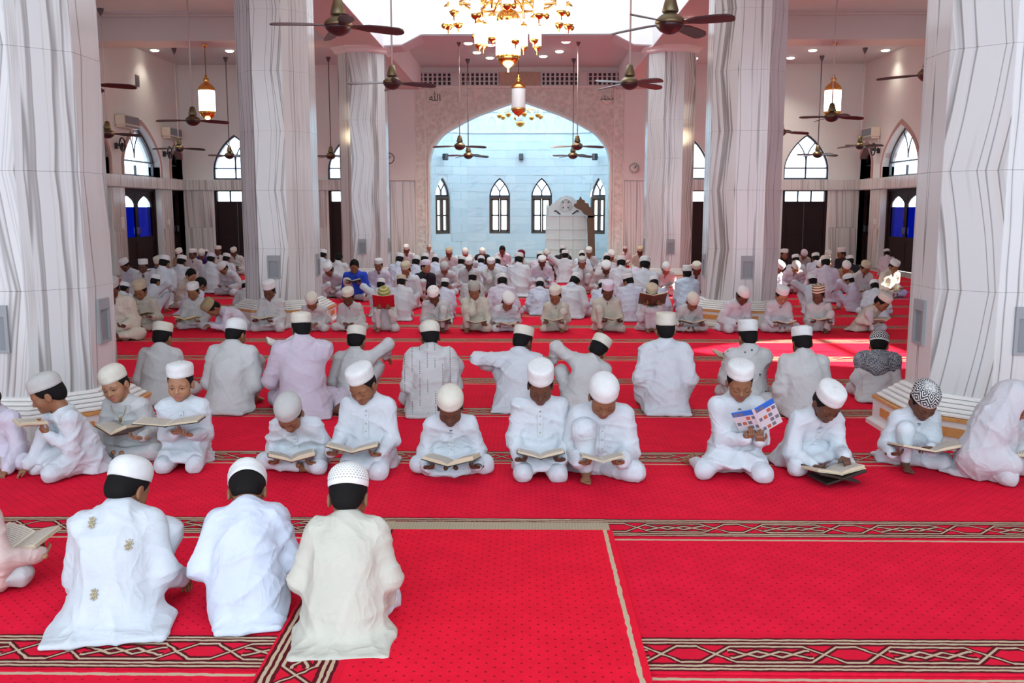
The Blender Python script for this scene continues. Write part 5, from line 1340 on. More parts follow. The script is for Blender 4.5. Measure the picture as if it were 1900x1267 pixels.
COVER = {k: Mat('book_cover_' + k, c, 0.4).m for k, c in dict(brown=(0.11, 0.045, 0.025), black=(0.015, 0.014, 0.016), red=(0.42, 0.008, 0.018), green=(0.03, 0.10, 0.04), maroon=(0.13, 0.015, 0.02), blue=(0.01, 0.06, 0.22), yellow=(0.55, 0.50, 0.05), cream=(0.55, 0.47, 0.33)).items()}
COVER['pic'] = PIC
def open_book(M, W, H, th, ang, cover, label, page=None, group='open books held by the boys', simple=False):
    """open book; local x across both pages, y up the page, z out of the pages, spine at the origin"""
    page = page or PAGE; root = tag(empty('book'), label, 'book', group); root.matrix_world = Matrix(M.tolist()); w = W / 2; a = math.radians(ang)
    for s in (-1, 1):
        co = MB().box((0.002, -H / 2 - 0.004, -0.005), (w + 0.004, H / 2 + 0.004, -0.001), 0, Matrix.Rotation(-a * s, 4, 'Y') @ Matrix.Scale(s, 4, Vector((1, 0, 0)))).obj('cover', COVER[cover], root)
        ul = co.data.uv_layers.new(name='UVMap')
        for lp in co.data.loops: p = co.data.vertices[lp.vertex_index].co; ul.data[lp.index].uv = (abs(p[0]) / w if s < 0 else 1 - abs(p[0]) / w, p[1] / H + 0.5)
        T = th * (1.0 if s < 0 else 0.7); n = 7; V = []; F = []; mi = []; uv = []
        for i in range(n):
            t = i / (n - 1); x = w * t; zt = T * (0.35 + 0.65 * math.sin(min(1, t * 2.2) * PI / 2)) * (1 - 0.15 * t)
            for y in (-H / 2, H / 2): V += [(s * x, y, 0.0), (s * x, y, zt)]
        for i in range(n - 1):
            b = i * 4; q = [[b + 1, b + 5, b + 7, b + 3], [b, b + 2, b + 6, b + 4], [b, b + 4, b + 5, b + 1], [b + 2, b + 3, b + 7, b + 6]]
            F += q if s > 0 else [x[::-1] for x in q]; mi += [0, 1, 1, 1]
        e = (n - 1) * 4; F.append([e, e + 2, e + 3, e + 1] if s > 0 else [e + 1, e + 3, e + 2, e]); mi.append(1)
        Mr = Matrix.Rotation(-a * s, 3, 'Y'); V2 = [tuple(Mr @ Vector(p)) for p in V]
        me = mesh_np('page_block', V2, np.array(F), [page, EDGE], mi, smooth=False); l = me.uv_layers.new(name='UVMap')
        for lp in me.loops: p = V[lp.vertex_index]; l.data[lp.index].uv = (abs(p[0]) / w if s > 0 else 1 - abs(p[0]) / w, p[1] / H + 0.5)
        link('page_block', me, root)
    if not simple: MB().box((-0.008, -H / 2 - 0.004, -0.007), (0.008, H / 2 + 0.004, -0.001)).obj('spine', COVER[cover], root)
    return root

_FC = {}
PLACED = []
def rz(a): return np.array([[math.cos(a), -math.sin(a), 0], [math.sin(a), math.cos(a), 0], [0, 0, 1.0]])
NP = [0]
def person(cu, cv, h, label, Y=None, col='w', pcol=None, cap='kufi', capc='white', capt=8, skin=0, pat=None, res=None, book=None, placket=False, share=None, group='boys seated on the red carpets', dx=0.0, **kw):
    """a seated figure whose cap shows at pixel (cu, cv); h is where it faces: 0 to the camera, 90 to the picture's right, 180 away; Y sets the depth of its seat"""
    NP[0] += 1; P = dict(DEF); P.update(kw); P['seed'] = P['seed'] or NP[0]
    P['ccol'] = 90 < (h % 360) < 270
    if book and book.get('off') and (P['rh'] is None or P['lh'] is None) and P['arms'] == 'book':
        P['book'] = tuple(np.round(np.array(P['book']) + np.array(book['off']), 4)); book = dict(book, off=(0, 0, 0))
    psi = PI + R(h); Rz = rz(psi)
    if share is not None: P['seed'] = share
    sc_ = 1.0
    if share is None or Y is not None:
        pass
    if Y is not None:
        for _ in range(8):
            c = pose(P)['cap'] * sc_; tgt = on_plane(cu, cv, 1, Y + (Rz @ c)[1]); f = tgt[2] / c[2]
            if share is None: P['s'] = min(1.32, max(0.72, P['s'] * (f ** 1.25)))
            else: sc_ = min(1.35, max(0.75, sc_ * f))
    c = pose(P)['cap'] * sc_; tgt = on_plane(cu, cv, 2, c[2]) if Y is None else on_plane(cu, cv, 1, Y + (Rz @ c)[1])
    pos = tgt - Rz @ c
    if share is not None:      # keep room between neighbours: slide along the line of sight, keeping the size in proportion
        best = None; Y0 = pos[1]
        for dY in (0, 0.25, -0.25, 0.5, -0.5, 0.75, -0.75, 1.0, -1.0, 1.25, -1.25, 1.5, -1.5):
            s2 = sc_; c0 = pose(P)['cap']
            for _ in range(6): c2 = c0 * s2; t2 = on_plane(cu, cv, 1, Y0 + dY + (Rz @ c2)[1]); s2 = s2 * t2[2] / c2[2]
            if not 0.74 < s2 < 1.4: continue
            c2 = c0 * s2; t2 = on_plane(cu, cv, 1, Y0 + dY + (Rz @ c2)[1]); p2 = t2 - Rz @ c2
            sp = min([math.hypot(p2[0] - q[0], (p2[1] - q[1]) * 0.9) for q in PLACED] + [9]) 
            cd_ = min(math.hypot(p2[0] - s_ * CX, p2[1] - y_) for s_ in (-1, 1) for y_ in CY) - 0.42
            wl = min(YB - 0.1 - p2[1] if abs(p2[0]) > 2.4 else 9, HX - abs(p2[0])) + 0.25
            sc0 = min(sp, cd_, wl); 
            if best is None or sc0 > best[0] + 0.02: best = (sc0, p2, s2)
            if sc0 > 0.58: break
        pos, sc_ = best[1], best[2]
    PLACED.append((pos[0], pos[1]))
    h_ = res or 0.013; key = (share, h_, tuple(sorted((k, str(v)) for k, v in P.items()))) if share is not None else None
    if key in _FC: G = _FC[key]
    else:
        G = figure_parts(P, h_)
        G['bm'] = mesh_np('body', G['body'][0], G['body'][1], [SKIN[0], LIP[0], EYEW, EYED], G['body'][2]); G['km'] = mesh_np('kurta', *G['kurta'], [cl('w')]); G['tm'] = mesh_np('trousers', *G['trousers'], [cl('w')])
        if key: _FC[key] = G
    root = tag(empty('person', (pos[0], pos[1], 0.002), psi), label, 'person', group); root.scale = (sc_,) * 3
    def put(name, me, mats):
        o = link(name, me, root)
        for i, m in enumerate(mats): o.material_slots[i].link = 'OBJECT'; o.material_slots[i].material = m
        return o
    put('body', G['bm'], [SKIN[skin], LIP[skin], EYEW, EYED]); put('kurta', G['km'], [cl(col, pat)]); put('trousers', G['tm'], [cl(pcol or col)])
    Mh = Matrix(G['Mh'].tolist())
    if not P['shawl']:
        V, F = hair_mesh(P['hairk'], 0.0055 if h_ < 0.0135 else 0.009); hk = ('hair', P['hairk'], h_ < 0.0135)
        if hk not in _FC: _FC[hk] = mesh_np('hair', V, F, [HAIR])
        o = link('hair', _FC[hk], root); o.matrix_local = Mh
    if cap:
        o = link('cap', cap_mesh(cap, capc, 32 if h_ < 0.0135 else 20), root); o.matrix_local = Mh @ Matrix.Translation((0, -0.004, 0.112)) @ Matrix.Rotation(R(capt), 4, 'X')
        if cap == 'kufi' and h_ < 0.0135: MB().lathe([(0.0, 0.084), (0.010, 0.0875), (0.006, 0.091), (0.0, 0.092)], 10).obj('cap_button', capm(capc), o)
    if P['shawl']:
        J = G['J']; S = SDF(); S.ell(J['H'] + J['Rh'] @ np.array([0, -0.012, 0.080]), (0.098, 0.118, 0.118), 0.04, J['Rh'])
        S.cone(J['H'], J['N'] - J['up'] * 0.05, 0.095, 0.125, 0.06)
        for k, q in (('r', 1), ('l', -1)): S.cone(J['N'], J['S' + k], 0.10, 0.105, 0.06).cone(J['S' + k], G['A'][k][0], 0.10, 0.11, 0.05).cone(G['A'][k][0], G['A'][k][1], 0.09, 0.075, 0.05)
        S.cone(J['N'], J['P'], 0.16, 0.19, 0.06, 0.8, J['fw'])
        S.ell(J['H'] + J['Rh'] @ np.array([0, 0.105, 0.045]), (0.062, 0.06, 0.085), 0.02, J['Rh'], op='s')
        V, F = S.mesh(0.010, 0.0); V = folds(relax(V, F, 1), F, 5, 0.006, 0.0); o = link('shawl', mesh_np('shawl', V, F, [cl(col)]), root)
    J = G['J']; W2 = Matrix(mat4(Rz, [pos[0], pos[1], 0.002], sc_).tolist())
    if placket:
        fw, rt_ = J['fw'], J['right']; top = J['N'] + J['up'] * 0.0; ax = nrm(J['W'] - J['N']); L = 0.21 * P['s']; rows = []; last = None
        for i in range(15):
            p = top + ax * (0.035 + L * i / 14); row = []
            for x in (-0.014, 0.014):
                q = ray_to(G['K'], p + rt_ * x + fw * 0.28, -fw); row.append(q)
            if row[0] is None or row[1] is None: continue
            m_ = np.dot((row[0] + row[1]) / 2 - p, fw)
            if last is not None and abs(m_ - last) > 0.03: break
            last = m_; rows.append((row[0] + fw * 0.0055, row[1] + fw * 0.0055))
        if len(rows) > 4:
            V = np.array([p for r_ in rows for p in r_]); F = np.array([(2 * i, 2 * i + 2, 2 * i + 3, 2 * i + 1) for i in range(len(rows) - 1)])
            V = np.vstack([V, V - fw * 0.012]); n2 = len(rows) * 2
            Fs = [F]; Fs.append(np.array([(2 * i + 1, 2 * i + 3, 2 * i + 3 + n2, 2 * i + 1 + n2) for i in range(len(rows) - 1)])); Fs.append(np.array([(2 * i + n2, 2 * i + 2 + n2, 2 * i + 2, 2 * i) for i in range(len(rows) - 1)]))
            pk = link('placket', mesh_np('placket', V, np.vstack(Fs), [cl(col)], smooth=False), root)
            for i in range(2, len(rows) - 1, 4):
                b = (rows[i][0] + rows[i][1]) / 2; mb = MB().lathe([(0.0, -0.001), (0.0045, -0.001), (0.0045, 0.0015), (0.0, 0.002)], 10, M=Matrix.Translation(b + fw * 0.001) @ Vector(fw).to_track_quat('Z', 'Y').to_matrix().to_4x4()); mb.obj('button', BUTTON, pk)
    if book:
        d = dict(W=P['bookw'], H=P['bookh'], th=0.016, ang=14, cover='brown', page=None, off=(0, 0, 0), turn=0); d.update(book); B, Yb, Zb = J['book']
        Mb = np.eye(4); Mb[:3, 0] = (1, 0, 0); Mb[:3, 1] = Yb; Mb[:3, 2] = Zb; Mb[:3, 3] = B + np.array(d['off'])
        Mb = np.array(Matrix(Mb.tolist()) @ Matrix.Rotation(R(d['turn']), 4, 'Z'))
        open_book(np.array(W2) @ Mb, d['W'], d['H'], d['th'], d['ang'], d['cover'], d['label'], d['page'], simple=h_ > 0.0135)
    root['_w'] = 0; del root['_w']
    return root, G, W2
BUTTON = Mat('shirt_button', (0.42, 0.36, 0.26), 0.35).m
# ------------------------------------------------------------------ the cast: nearest boys with their backs to the camera
NEAR = dict(res=0.0074)
def motif(root, G, spots, mat):
    K = G['K']
    for x, z in spots:
        mb = MB(); ok = False
        for k in range(9):
            a = k * 2 * PI / 8; r = 0.0 if k == 8 else 0.012
            for t in ((0.5, 1.0) if k < 8 else (0,)):
                q = ray_to(K, (x + r * t * math.cos(a), -0.8, z + 1.25 * r * t * math.sin(a)), (0, 1, 0), 1.2)
                if q is None: continue
                ok = True; mb.lathe([(0.0, -0.003), (0.0036, -0.002), (0.0032, 0.0022), (0.0, 0.003)], 8, M=Matrix.Translation(q + np.array([0, -0.0050, 0])) @ Matrix.Rotation(PI / 2, 4, 'X') @ Matrix.Rotation(a, 4, 'Z') @ Matrix.Scale(1.6 if k % 2 else 1.0, 4, Vector((1, 0, 0))))
        if ok: stuff(mb.obj('embroidered_motif', mat, root))
M_EMB = Mat('gold_embroidery', (0.42, 0.35, 0.22), 0.6)
r, G, W2 = person(248, 866, 191, 'big boy in white kurta with gold embroidered motifs, back turned, one knee up', Y=3.36, col='w', rl='upw', ll='fold', lean=26, pitch=34, yaw=-26, capc='white', cap='dome', tail=(0.27, 0.19), bulk=1.08,
       rh=((0.27, 0.22, 0.09), (0.1, 0.7, -0.7), (0, -0.4, -1.0), 'rest'), lh=((-0.10, 0.33, 0.16), (0.3, 0.8, -0.2), (0, 0, -1)), **NEAR)
motif(r, G, ((0.075, 0.44), (-0.075, 0.37), (0.07, 0.30), (-0.04, 0.15), (-0.02, 0.46)), M_EMB)
person(460, 899, 194, 'boy in clean bluish white kurta bending forward between two backs, black hair below white cap', Y=3.42, col='v', lean=30, pitch=56, bulk=1.12, cap='dome', tail=(0.17, 0.17), arms='book', capt=2, book=dict(label='open book hidden in the lap of the bending boy in bluish white', cover='brown'), **NEAR)
person(647, 880, 184, 'boy in creamy kurta and perforated crochet cap sitting on the end of the loose runner', Y=3.27, col='c', pcol='w', lean=26, pitch=30, bulk=1.12, cap='dome', capc='crochet', capt=4, tail=(0.25, 0.22), rl='kneelw', book=dict(label='open book hidden in the lap of the boy in crochet cap', cover='brown'), **NEAR)
person(-34, 905, 172, 'boy in peach kurta cut off by the picture edge with one pale trouser knee showing', Y=3.55, col='p', pcol='g', lean=18, pitch=30, rl='cross', ll='cross', tail=(0.16, 0.12), skin=2, book=dict(label='open book of the peach kurta boy at the picture edge', cover='cream', off=(0.20, 0.0, 0.02)), **NEAR)
# ------------------------------------------------------------------ first row facing the camera
ROW1 = dict(res=0.0081, placket=True)
person(-38, 722, -8, 'boy in lilac kurta cut off by the picture edge beside the grey-capped boy', Y=5.5, col='L', lean=20, pitch=30, rl='cross', ll='cross', skin=0, lh=((-0.20, 0.30, 0.035), (-0.1, 0.9, -0.35), (0, -0.3, -1), 'rest'), **ROW1)
person(76, 706, -38, 'boy in plain grey cap shown in profile, raising a small book to his mouth', Y=5.36, col='w', cap='dome', capc='grey', capt=4, yaw=-34, pitch=24, lean=22, rl='fold', ll='kneel', hairk='full',
       lh=((-0.02, 0.26, 0.36), (0.25, 0.45, 0.8), (0.2, -0.9, 0.3), 'hold'), rh=((0.20, 0.34, 0.05), (0.3, 0.8, -0.5), (0, -0.3, -1), 'rest'), skin=0,
       book=dict(W=0.17, H=0.12, off=(0.05, 0.03, 0.17), label='small open book held up by the boy in plain grey cap', cover='cream'), **ROW1)
rP, GP, _ = person(205, 690, -14, 'boy with head tilted, looking straight out, wearing a bead pendant and embroidered cap', Y=5.75, col='g', cap='dome', capc='cream', capt=2, roll=13, pitch=14, yaw=8, lean=16, side=6, face='open', rl='cross', ll='cross', skin=2, bookw=0.24,
       rh=((0.21, 0.36, 0.07), (-0.1, 0.9, -0.4), (0, -0.4, -1), 'rest'), book=dict(label='thick open book held by the boy with bead pendant', cover='brown', th=0.022, off=(-0.06, 0.0, 0.05), ang=24), **ROW1)
person(333, 685, 8, 'boy looking straight out while holding a wide thin book flat before his chest', Y=5.55, col='w', pitch=10, yaw=-4, lean=7, face='open', skin=2, bookw=0.36, bookh=0.22, tilt=4, rh=((0.02, 0.27, 0.325), (-0.5, 0.8, 0.35), (-0.2, 0.2, 1.0), 'hold'), lh=((-0.09, 0.25, 0.30), (0.5, 0.8, 0.25), (0, 0.1, 1), 'hold'),
       book=dict(label='wide thin book with black cover held flat by the upright boy', cover='black', off=(0.03, 0.04, 0.165), ang=6, th=0.012), **ROW1)
person(532, 771, -2, 'small boy bowed so low that his grey-white cap hides his face, book near the carpet', Y=5.50, col='w', cap='dome', capc='grey', lean=34, pitch=50, rl='cross', ll='fold', skin=0, book=dict(label='thick book opened low by the small bowed boy', cover='maroon', th=0.026, off=(0.0, 0.03, -0.06), turn=18), bookw=0.27, **ROW1)
CAPG = 'white'
person(665, 692, -4, 'upright kneeling boy with white square cap looking down sideways at a large cream-paged book', Y=5.45, col='w', lean=6, pitch=30, yaw=-14, roll=4, skin=0, bookw=0.30, book=dict(label='large cream-paged book on the knees of the upright boy', cover='brown', off=(0.06, 0.02, 0.02), turn=10), **ROW1)
rB, GB, _ = person(835, 750, 3, 'cross-legged boy in cream dome cap and spread kurta, bracelet on wrist, book near the floor', Y=5.45, col='w', cap='dome', capc='cream', lean=25, pitch=36, rl='cross', ll='cross', skin=1, hemf=0.24, bookw=0.31, book=dict(label='large thick book tilted towards the cross-legged boy with bracelet', cover='black', th=0.028, off=(-0.01, 0.04, -0.07), turn=-14, page=None), **ROW1)
person(1003, 693, 0, 'boy with the tallest square white cap kneeling squarely with his book level', Y=5.42, col='s' if False else 'w', cap='tall', lean=8, pitch=32, skin=1, bookw=0.27, book=dict(label='dark-covered book held level by the boy with tall square cap', cover='black', off=(0, 0.02, -0.01)), **ROW1)
person(1122, 715, 2, 'bigger boy with round white cap, one raised knee, bare toes and a soft-leaved book', Y=5.42, col='w', cap='dome', capc='white', rl='up', ll='fold', lean=24, pitch=40, skin=0, bulk=1.18, hs=1.05, bookw=0.24, book=dict(label='soft-leaved open book over bare toes of the bigger boy', cover='cream', off=(0.02, 0.08, -0.02), th=0.008), **ROW1)
person(1375, 685, 4, 'boy kneeling with bare soles out behind, reading a colour picture booklet', Y=5.42, col='w', lean=5, pitch=24, yaw=-6, rl='side', ll='kneel', tail=(0.15, 0.07), skin=0, bookw=0.24, bookh=0.20, tilt=58,
       rh=((-0.02, 0.25, 0.30), (-0.3, 0.5, 0.8), (0, -0.2, 1), 'hold'), lh=((-0.11, 0.24, 0.28), (0.2, 0.6, 0.75), (0, -0.2, 1), 'hold'), book=dict(label='glossy colour picture booklet with blue heading held up to read', cover='pic', page=PAGEW, th=0.004, off=(-0.06, 0.0, 0.20), turn=-28), **ROW1)
rS, GS, _ = person(1545, 730, 14, 'bending boy in clean white cap pointing a finger at a book on a dark stand', Y=5.55, col='w', lean=30, pitch=42, rl='fold', ll='fold', skin=1, bookw=0.30, lh=((-0.10, 0.40, 0.17), (0.2, 0.75, -0.6), (0, -0.5, -0.9), 'point'), rh=((0.12, 0.36, 0.10), (-0.4, 0.8, 0), (0, 0, 1), 'hold'),
       book=dict(label='open cream-edged book lying on the dark floor stand', cover='cream', off=(0.02, 0.12, -0.10), th=0.02, ang=10), **ROW1)
person(1722, 730, 2, 'boy in black and white diamond patterned cap with bare shin and raised knee', Y=5.62, col='w', cap='dome', capc='pattern', capt=2, rl='up', ll='fold', lean=22, pitch=40, skin=1, bookw=0.38, bookh=0.22, tilt=10, lh=((-0.04, 0.34, 0.22), (0.9, 0.3, 0.0), (0, 0.1, -1), 'rest'), book=dict(label='very wide open book across the knees of the boy in patterned cap', cover='maroon', off=(0.0, 0.06, 0.0), th=0.018, ang=10), **ROW1)
person(1893, 752, 46, 'boy wrapped over head and shoulders in a pale grey shawl at the picture edge', Y=5.38, col='d', cap=None, shawl=True, lean=16, pitch=30, rl='fold', ll='kneelw', skin=0, book=dict(label='small book in the lap of the shawl-wrapped boy', cover='cream'), res=0.009)

J = GP['J']; K = GP['K']; pts = []
for t in np.linspace(-1, 1, 13):
    p = J['N'] + J['right'] * 0.055 * t - J['up'] * (0.075 * (1 - t * t) - 0.012); q = ray_to(K, p + J['fw'] * 0.25, -J['fw']); pts.append((q if q is not None else p) + J['fw'] * 0.008)
nk = MB().tube(pts, 0.0028, 6).obj('necklace', BUTTON, rP)
e = pts[6]; MB().lathe([(0, 0.004), (0.006, 0.0), (0.009, -0.012), (0.006, -0.024), (0, -0.027)], 10, at=tuple(e + J['fw'] * 0.004)).obj('pendant', Mat('amber_pendant', (0.20, 0.10, 0.03), 0.3), nk)
E_, W_, fd, pn, hp = GB['A']['l']; ax = nrm(W_ - E_); Mq = Matrix.Translation(W_ - ax * 0.004) @ Vector(ax).to_track_quat('Z', 'Y').to_matrix().to_4x4()
MB().lathe([(0.022, -0.011), (0.0265, -0.008), (0.0265, 0.008), (0.022, 0.011)], 18, M=Mq, caps=False).obj('bracelet', Mat('dark_bracelet', (0.03, 0.035, 0.04), 0.4), rB)
J = GS['J']; B = J['book'][0]
sb = bpy.data.objects.new('book_stand', None); C.objects.link(sb); sb.matrix_world = rS.matrix_basis @ Matrix.Translation((B[0] + 0.02, B[1] + 0.12, 0.0))
tag(sb, 'low dark folding book stand on the carpet before the finger-pointing boy', 'book stand')
M_STD = Mat('dark_brown_board', (0.022, 0.012, 0.009), 0.5)
for s in (-1, 1): MB().box((-0.15, -0.11, -0.006), (0.11, 0.11, 0.006), 0, Matrix.Translation((0, 0, 0.048)) @ Matrix.Scale(s, 4, Vector((1, 0, 0))) @ Matrix.Rotation(R(14), 4, 'Y'), 0.004).obj('board', M_STD, sb)
# ------------------------------------------------------------------ second row: backs to the camera
ROW2 = dict(res=0.0103)
person(176, 628, 176, 'boy mostly hidden by the front column, only a white shoulder showing behind the pendant boy', Y=7.7, col='w', lean=14, **ROW2)
person(303, 607, 178, 'boy in grey-white kurta, back turned, behind the boy holding the wide book flat', Y=7.4, col='g', lean=12, pitch=24, capc='cream', rl='cross', ll='cross', **ROW2)
person(440, 600, 172, 'boy in grey-white kurta with darker trousers, back turned, beside the lilac back', Y=7.1, col='g', pcol='d', lean=14, pitch=22, yaw=-6, cap='dome', rl='up', ll='fold', tail=(0.20, 0.15), **ROW2)
person(558, 588, 190, 'boy in lilac kurta and cream cap, back turned, a white-paged book held out beside him', Y=6.98, col='l', lean=8, pitch=12, yaw=12, capc='cream', skin=1, rl='side', ll='fold', lh=((-0.20, 0.26, 0.37), (0.1, 0.8, 0.5), (0.2, -0.3, 0.9), 'hold'), tail=(0.19, 0.17),
       book=dict(label='white-paged book held out beside the lilac back', page=PAGEW, cover='green', off=(-0.17, 0.04, 0.22), turn=10, ang=30), **ROW2)
person(662, 614, 178, 'boy in grey kurta, back turned, one arm resting straight out on a raised knee', Y=7.35, col='g', lean=16, pitch=26, capc='cream', rl='upw', ll='fold', arms='book', rh=((0.28, 0.23, 0.42), (0.6, 0.6, -0.5), (0, -0.3, -1), 'rest', (0.5, -0.3, 0.6)), **ROW2)
person(797, 604, 186, 'boy in white kurta with dark embroidered vertical lines, back turned, knee raised', Y=7.05, col='g', pat='lines', pcol='d', lean=9, pitch=20, yaw=8, cap='dome', capc='cream', skin=1, rl='upw', ll='fold', tail=(0.22, 0.18), **ROW2)
person(973, 614, 170, 'boy in plain white kurta with cream cap, back turned, elbow pushed out to the side', Y=7.15, col='w', lean=20, pitch=26, yaw=-16, capc='cream', skin=1, ll='upw', rl='fold', lh=((-0.27, 0.16, 0.33), (0.6, 0.7, -0.2), (0, -0.3, -1), 'rest', (-0.9, -0.6, 0.1)), **ROW2)
person(1118, 632, 176, 'boy in grey kurta leaning over sideways, arm stretched over his raised knee, cap tipped', Y=7.15, col='g', lean=20, side=16, roll=26, pitch=30, capc='cream', ll='upw', rl='fold', lh=((-0.28, 0.24, 0.42), (-0.5, 0.7, -0.4), (0, -0.3, -1), 'rest', (-0.4, -0.3, 0.7)), **ROW2)
person(1235, 592, 179, 'tall boy sitting very straight in white kurta, back turned, cap square and high', Y=7.1, col='w', lean=3, pitch=8, cap='tall', capc='cream', bulk=1.04, tail=(0.19, 0.15), rh=((0.17, 0.10, 0.10), (0, 0.9, -0.4), (-0.3, 0, -1)), lh=((-0.20, 0.06, 0.09), (0, 0.9, -0.5), (0.3, 0, -1)), **ROW2)
person(1387, 605, 174, 'boy in kurta sprinkled with small dark dots, back turned, open book beside him', Y=7.35, col='g', pat='dots', lean=8, pitch=16, yaw=12, cap='tall', rl='fold', ll='fold', lh=((-0.16, 0.27, 0.36), (0.0, 0.8, 0.5), (0.2, -0.3, 0.9), 'hold'),
       book=dict(label='cream-paged book held up beside the boy in dotted kurta', cover='brown', off=(-0.15, 0.02, 0.17), turn=12, ang=24), **ROW2)
person(1487, 615, 181, 'boy in beige-white kurta, back turned, next to the boy in dotted kurta', Y=6.98, col='g', lean=12, pitch=22, rl='cross', ll='cross', skin=1, **ROW2)
r, G, W2 = person(1632, 624, 158, 'boy with a grey chequered scarf over his shoulders beside the marble column', Y=7.55, col='g', pcol='d', lean=20, pitch=34, cap='dome', capc='pattern', rl='cross', ll='cross', capt=14, **ROW2)
J = G['J']; S = SDF(); S.cone(J['N'] - J['up'] * 0.02, J['Sr'], 0.072, 0.076, 0.03).cone(J['N'] - J['up'] * 0.02, J['Sl'], 0.072, 0.076, 0.03).cone(J['Sl'], J['Sl'] - J['up'] * 0.20 + J['fw'] * 0.06, 0.08, 0.05, 0.03).cone(J['Sr'], J['Sr'] - J['up'] * 0.20 + J['fw'] * 0.06, 0.08, 0.05, 0.03).cone(J['N'], J['C'] - J['fw'] * 0.06, 0.08, 0.10, 0.04)
S.cone(J['N'], J['N'] + J['up'] * 0.2, 0.06, 0.06, 0.01, op='s'); V, F = S.mesh(0.009)
ms = Mat('chequered_scarf', (0.5, 0.5, 0.5), 0.9); x, y, z = ms.xyz(ms.coord('Object')); ck = ((x * 75).floor() + (z * 75).floor() + (y * 75).floor()).mod(2.0)
ms.base(ms.mix(ck * ms.noise(ms.coord('Object'), 9, 2).step(0.25, 0.5), (0.30, 0.31, 0.33), (0.06, 0.07, 0.09)))
link('scarf', mesh_np('scarf', folds(V, F, 8, 0.004, 0.2), F, [ms.m]), r)
# ------------------------------------------------------------------ third row: facing the camera again
ROW3 = dict(res=0.0125, Y=11.9)
person(207, 548, 10, 'boy half hidden by the front column edge beside the boy in tall tan cap', col='b', lean=14, capc='tan', skin=1, rl='cross', ll='cross', res=0.0125, Y=12.35)
person(258, 529, -4, 'boy in tall tan cap, hand to his head, reading a green-backed book, soles showing', col='c', lean=12, pitch=26, cap='tall', capc='tan', rl='cross', ll='cross', rh=((0.115, 0.13, 0.50), (-0.1, 0.1, 1), (-0.9, 0, 0.2), 'rest', (0.35, 0.5, -1.0)), bookw=0.30, book=dict(label='green-backed book read by the boy in tall tan cap', cover='green', off=(-0.03, 0, 0.06)), **ROW3)
person(357, 530, 0, 'upright boy in white cap with a yellow-green booklet, beside the bending olive cap', col='g', lean=10, pitch=22, rl='fold', ll='fold', bookw=0.30, book=dict(label='yellow-green booklet in the lap of the upright boy', cover='yellow', off=(0.06, 0.02, -0.02)), res=0.0125, Y=12.1)
person(384, 566, -52, 'boy in pale lilac kurta and olive cap bending sideways over his neighbour book', col='L', lean=52, pitch=62, cap='tall', capc='oldolive', rl='fold', ll='fold', skin=0, lh=((-0.02, 0.46, 0.12), (0.3, 0.9, -0.2), (0, -0.3, -1)), rh=((0.12, 0.46, 0.12), (0, 0.9, -0.2), (0, -0.3, -1)), res=0.0125, Y=11.85)
person(498, 529, -6, 'boy in grey-white kurta reading against the column plinth, his white cap tall', col='g', lean=9, pitch=24, cap='tall', skin=1, rl='fold', ll='fold', book=dict(label='brown book on the lap of the boy against the plinth', cover='brown', off=(0.06, 0.02, 0)), **ROW3)
person(577, 558, 2, 'small boy bowed with cream cap towards the camera at the corner of the column plinth', col='g', lean=30, pitch=50, cap='dome', capc='cream', rl='fold', ll='fold', arms='lap', **ROW3)
person(645, 549, -4, 'dark-faced boy with short cream cap beside the red book reader', col='g', lean=20, pitch=30, capc='cream', skin=1, rl='cross', ll='cross', arms='lap', **ROW3)
person(712, 539, 2, 'boy in olive green striped cap hiding his face behind a red book, knee raised', col='g', lean=16, pitch=30, cap='dome', capc='olivestripe', rl='up', ll='fold', skin=0, rh=((0.09, 0.28, 0.40), (-0.4, 0.5, 0.7), (-0.3, 0.2, 1), 'hold'), lh=((-0.09, 0.28, 0.40), (0.4, 0.5, 0.7), (0.3, 0.2, 1), 'hold'), tilt=62, bookw=0.27, book=dict(label='red book held up before the face of the boy in olive green cap', cover='red', off=(0, 0.03, 0.24)), **ROW3)
person(803, 539, 6, 'boy in colour-printed white cap leaning over, one sleeve on a raised knee', col='g', lean=22, pitch=38, roll=10, cap='dome', capc='printed', ll='up', rl='fold', skin=1, book=dict(label='dark book held by the boy in colour-printed cap', cover='black', off=(-0.08, 0.04, -0.02)), **ROW3)
person(880, 529, 0, 'boy in grey patterned round cap with a hand at his chin, knee raised', col='c', lean=14, pitch=26, cap='dome', capc='greypattern', rl='up', ll='fold', skin=0, rh=((0.03, 0.15, 0.50), (-0.2, 0.2, 1), (0, -1, 0.2), 'fist', (0.6, 0, -1)), book=dict(label='dark book by the foot of the boy with a hand at his chin', cover='black', off=(-0.04, 0.05, -0.05)), **ROW3)
person(944, 558, 4, 'boy bowed low in a short-sleeved white top, white cap creased across', col='w', lean=32, pitch=48, roll=-8, cap='flat', skin=0, rl='fold', ll='fold', sleeve='short', book=dict(label='small thick book tilted before the short-sleeved boy', cover='cream', off=(0, 0.04, -0.06), turn=20, W=0.2), **ROW3)
person(1030, 538, -4, 'boy in cream kurta and cream square cap, knee raised beyond his book', col='c', lean=14, pitch=28, yaw=-6, capc='cream', ll='up', rl='fold', skin=0, book=dict(label='brown book held by the boy in cream kurta', cover='brown', off=(0.03, 0.02, 0)), **ROW3)
person(1128, 530, 2, 'dark-faced boy in cream-white kurta, pale square cap, knee raised, beside the big-book reader', col='c', lean=12, pitch=28, cap='tall', capc='lilac', rl='up', ll='fold', skin=1, book=dict(label='dark brown book of the boy with pale square cap', cover='brown', off=(-0.06, 0.02, 0)), **ROW3)
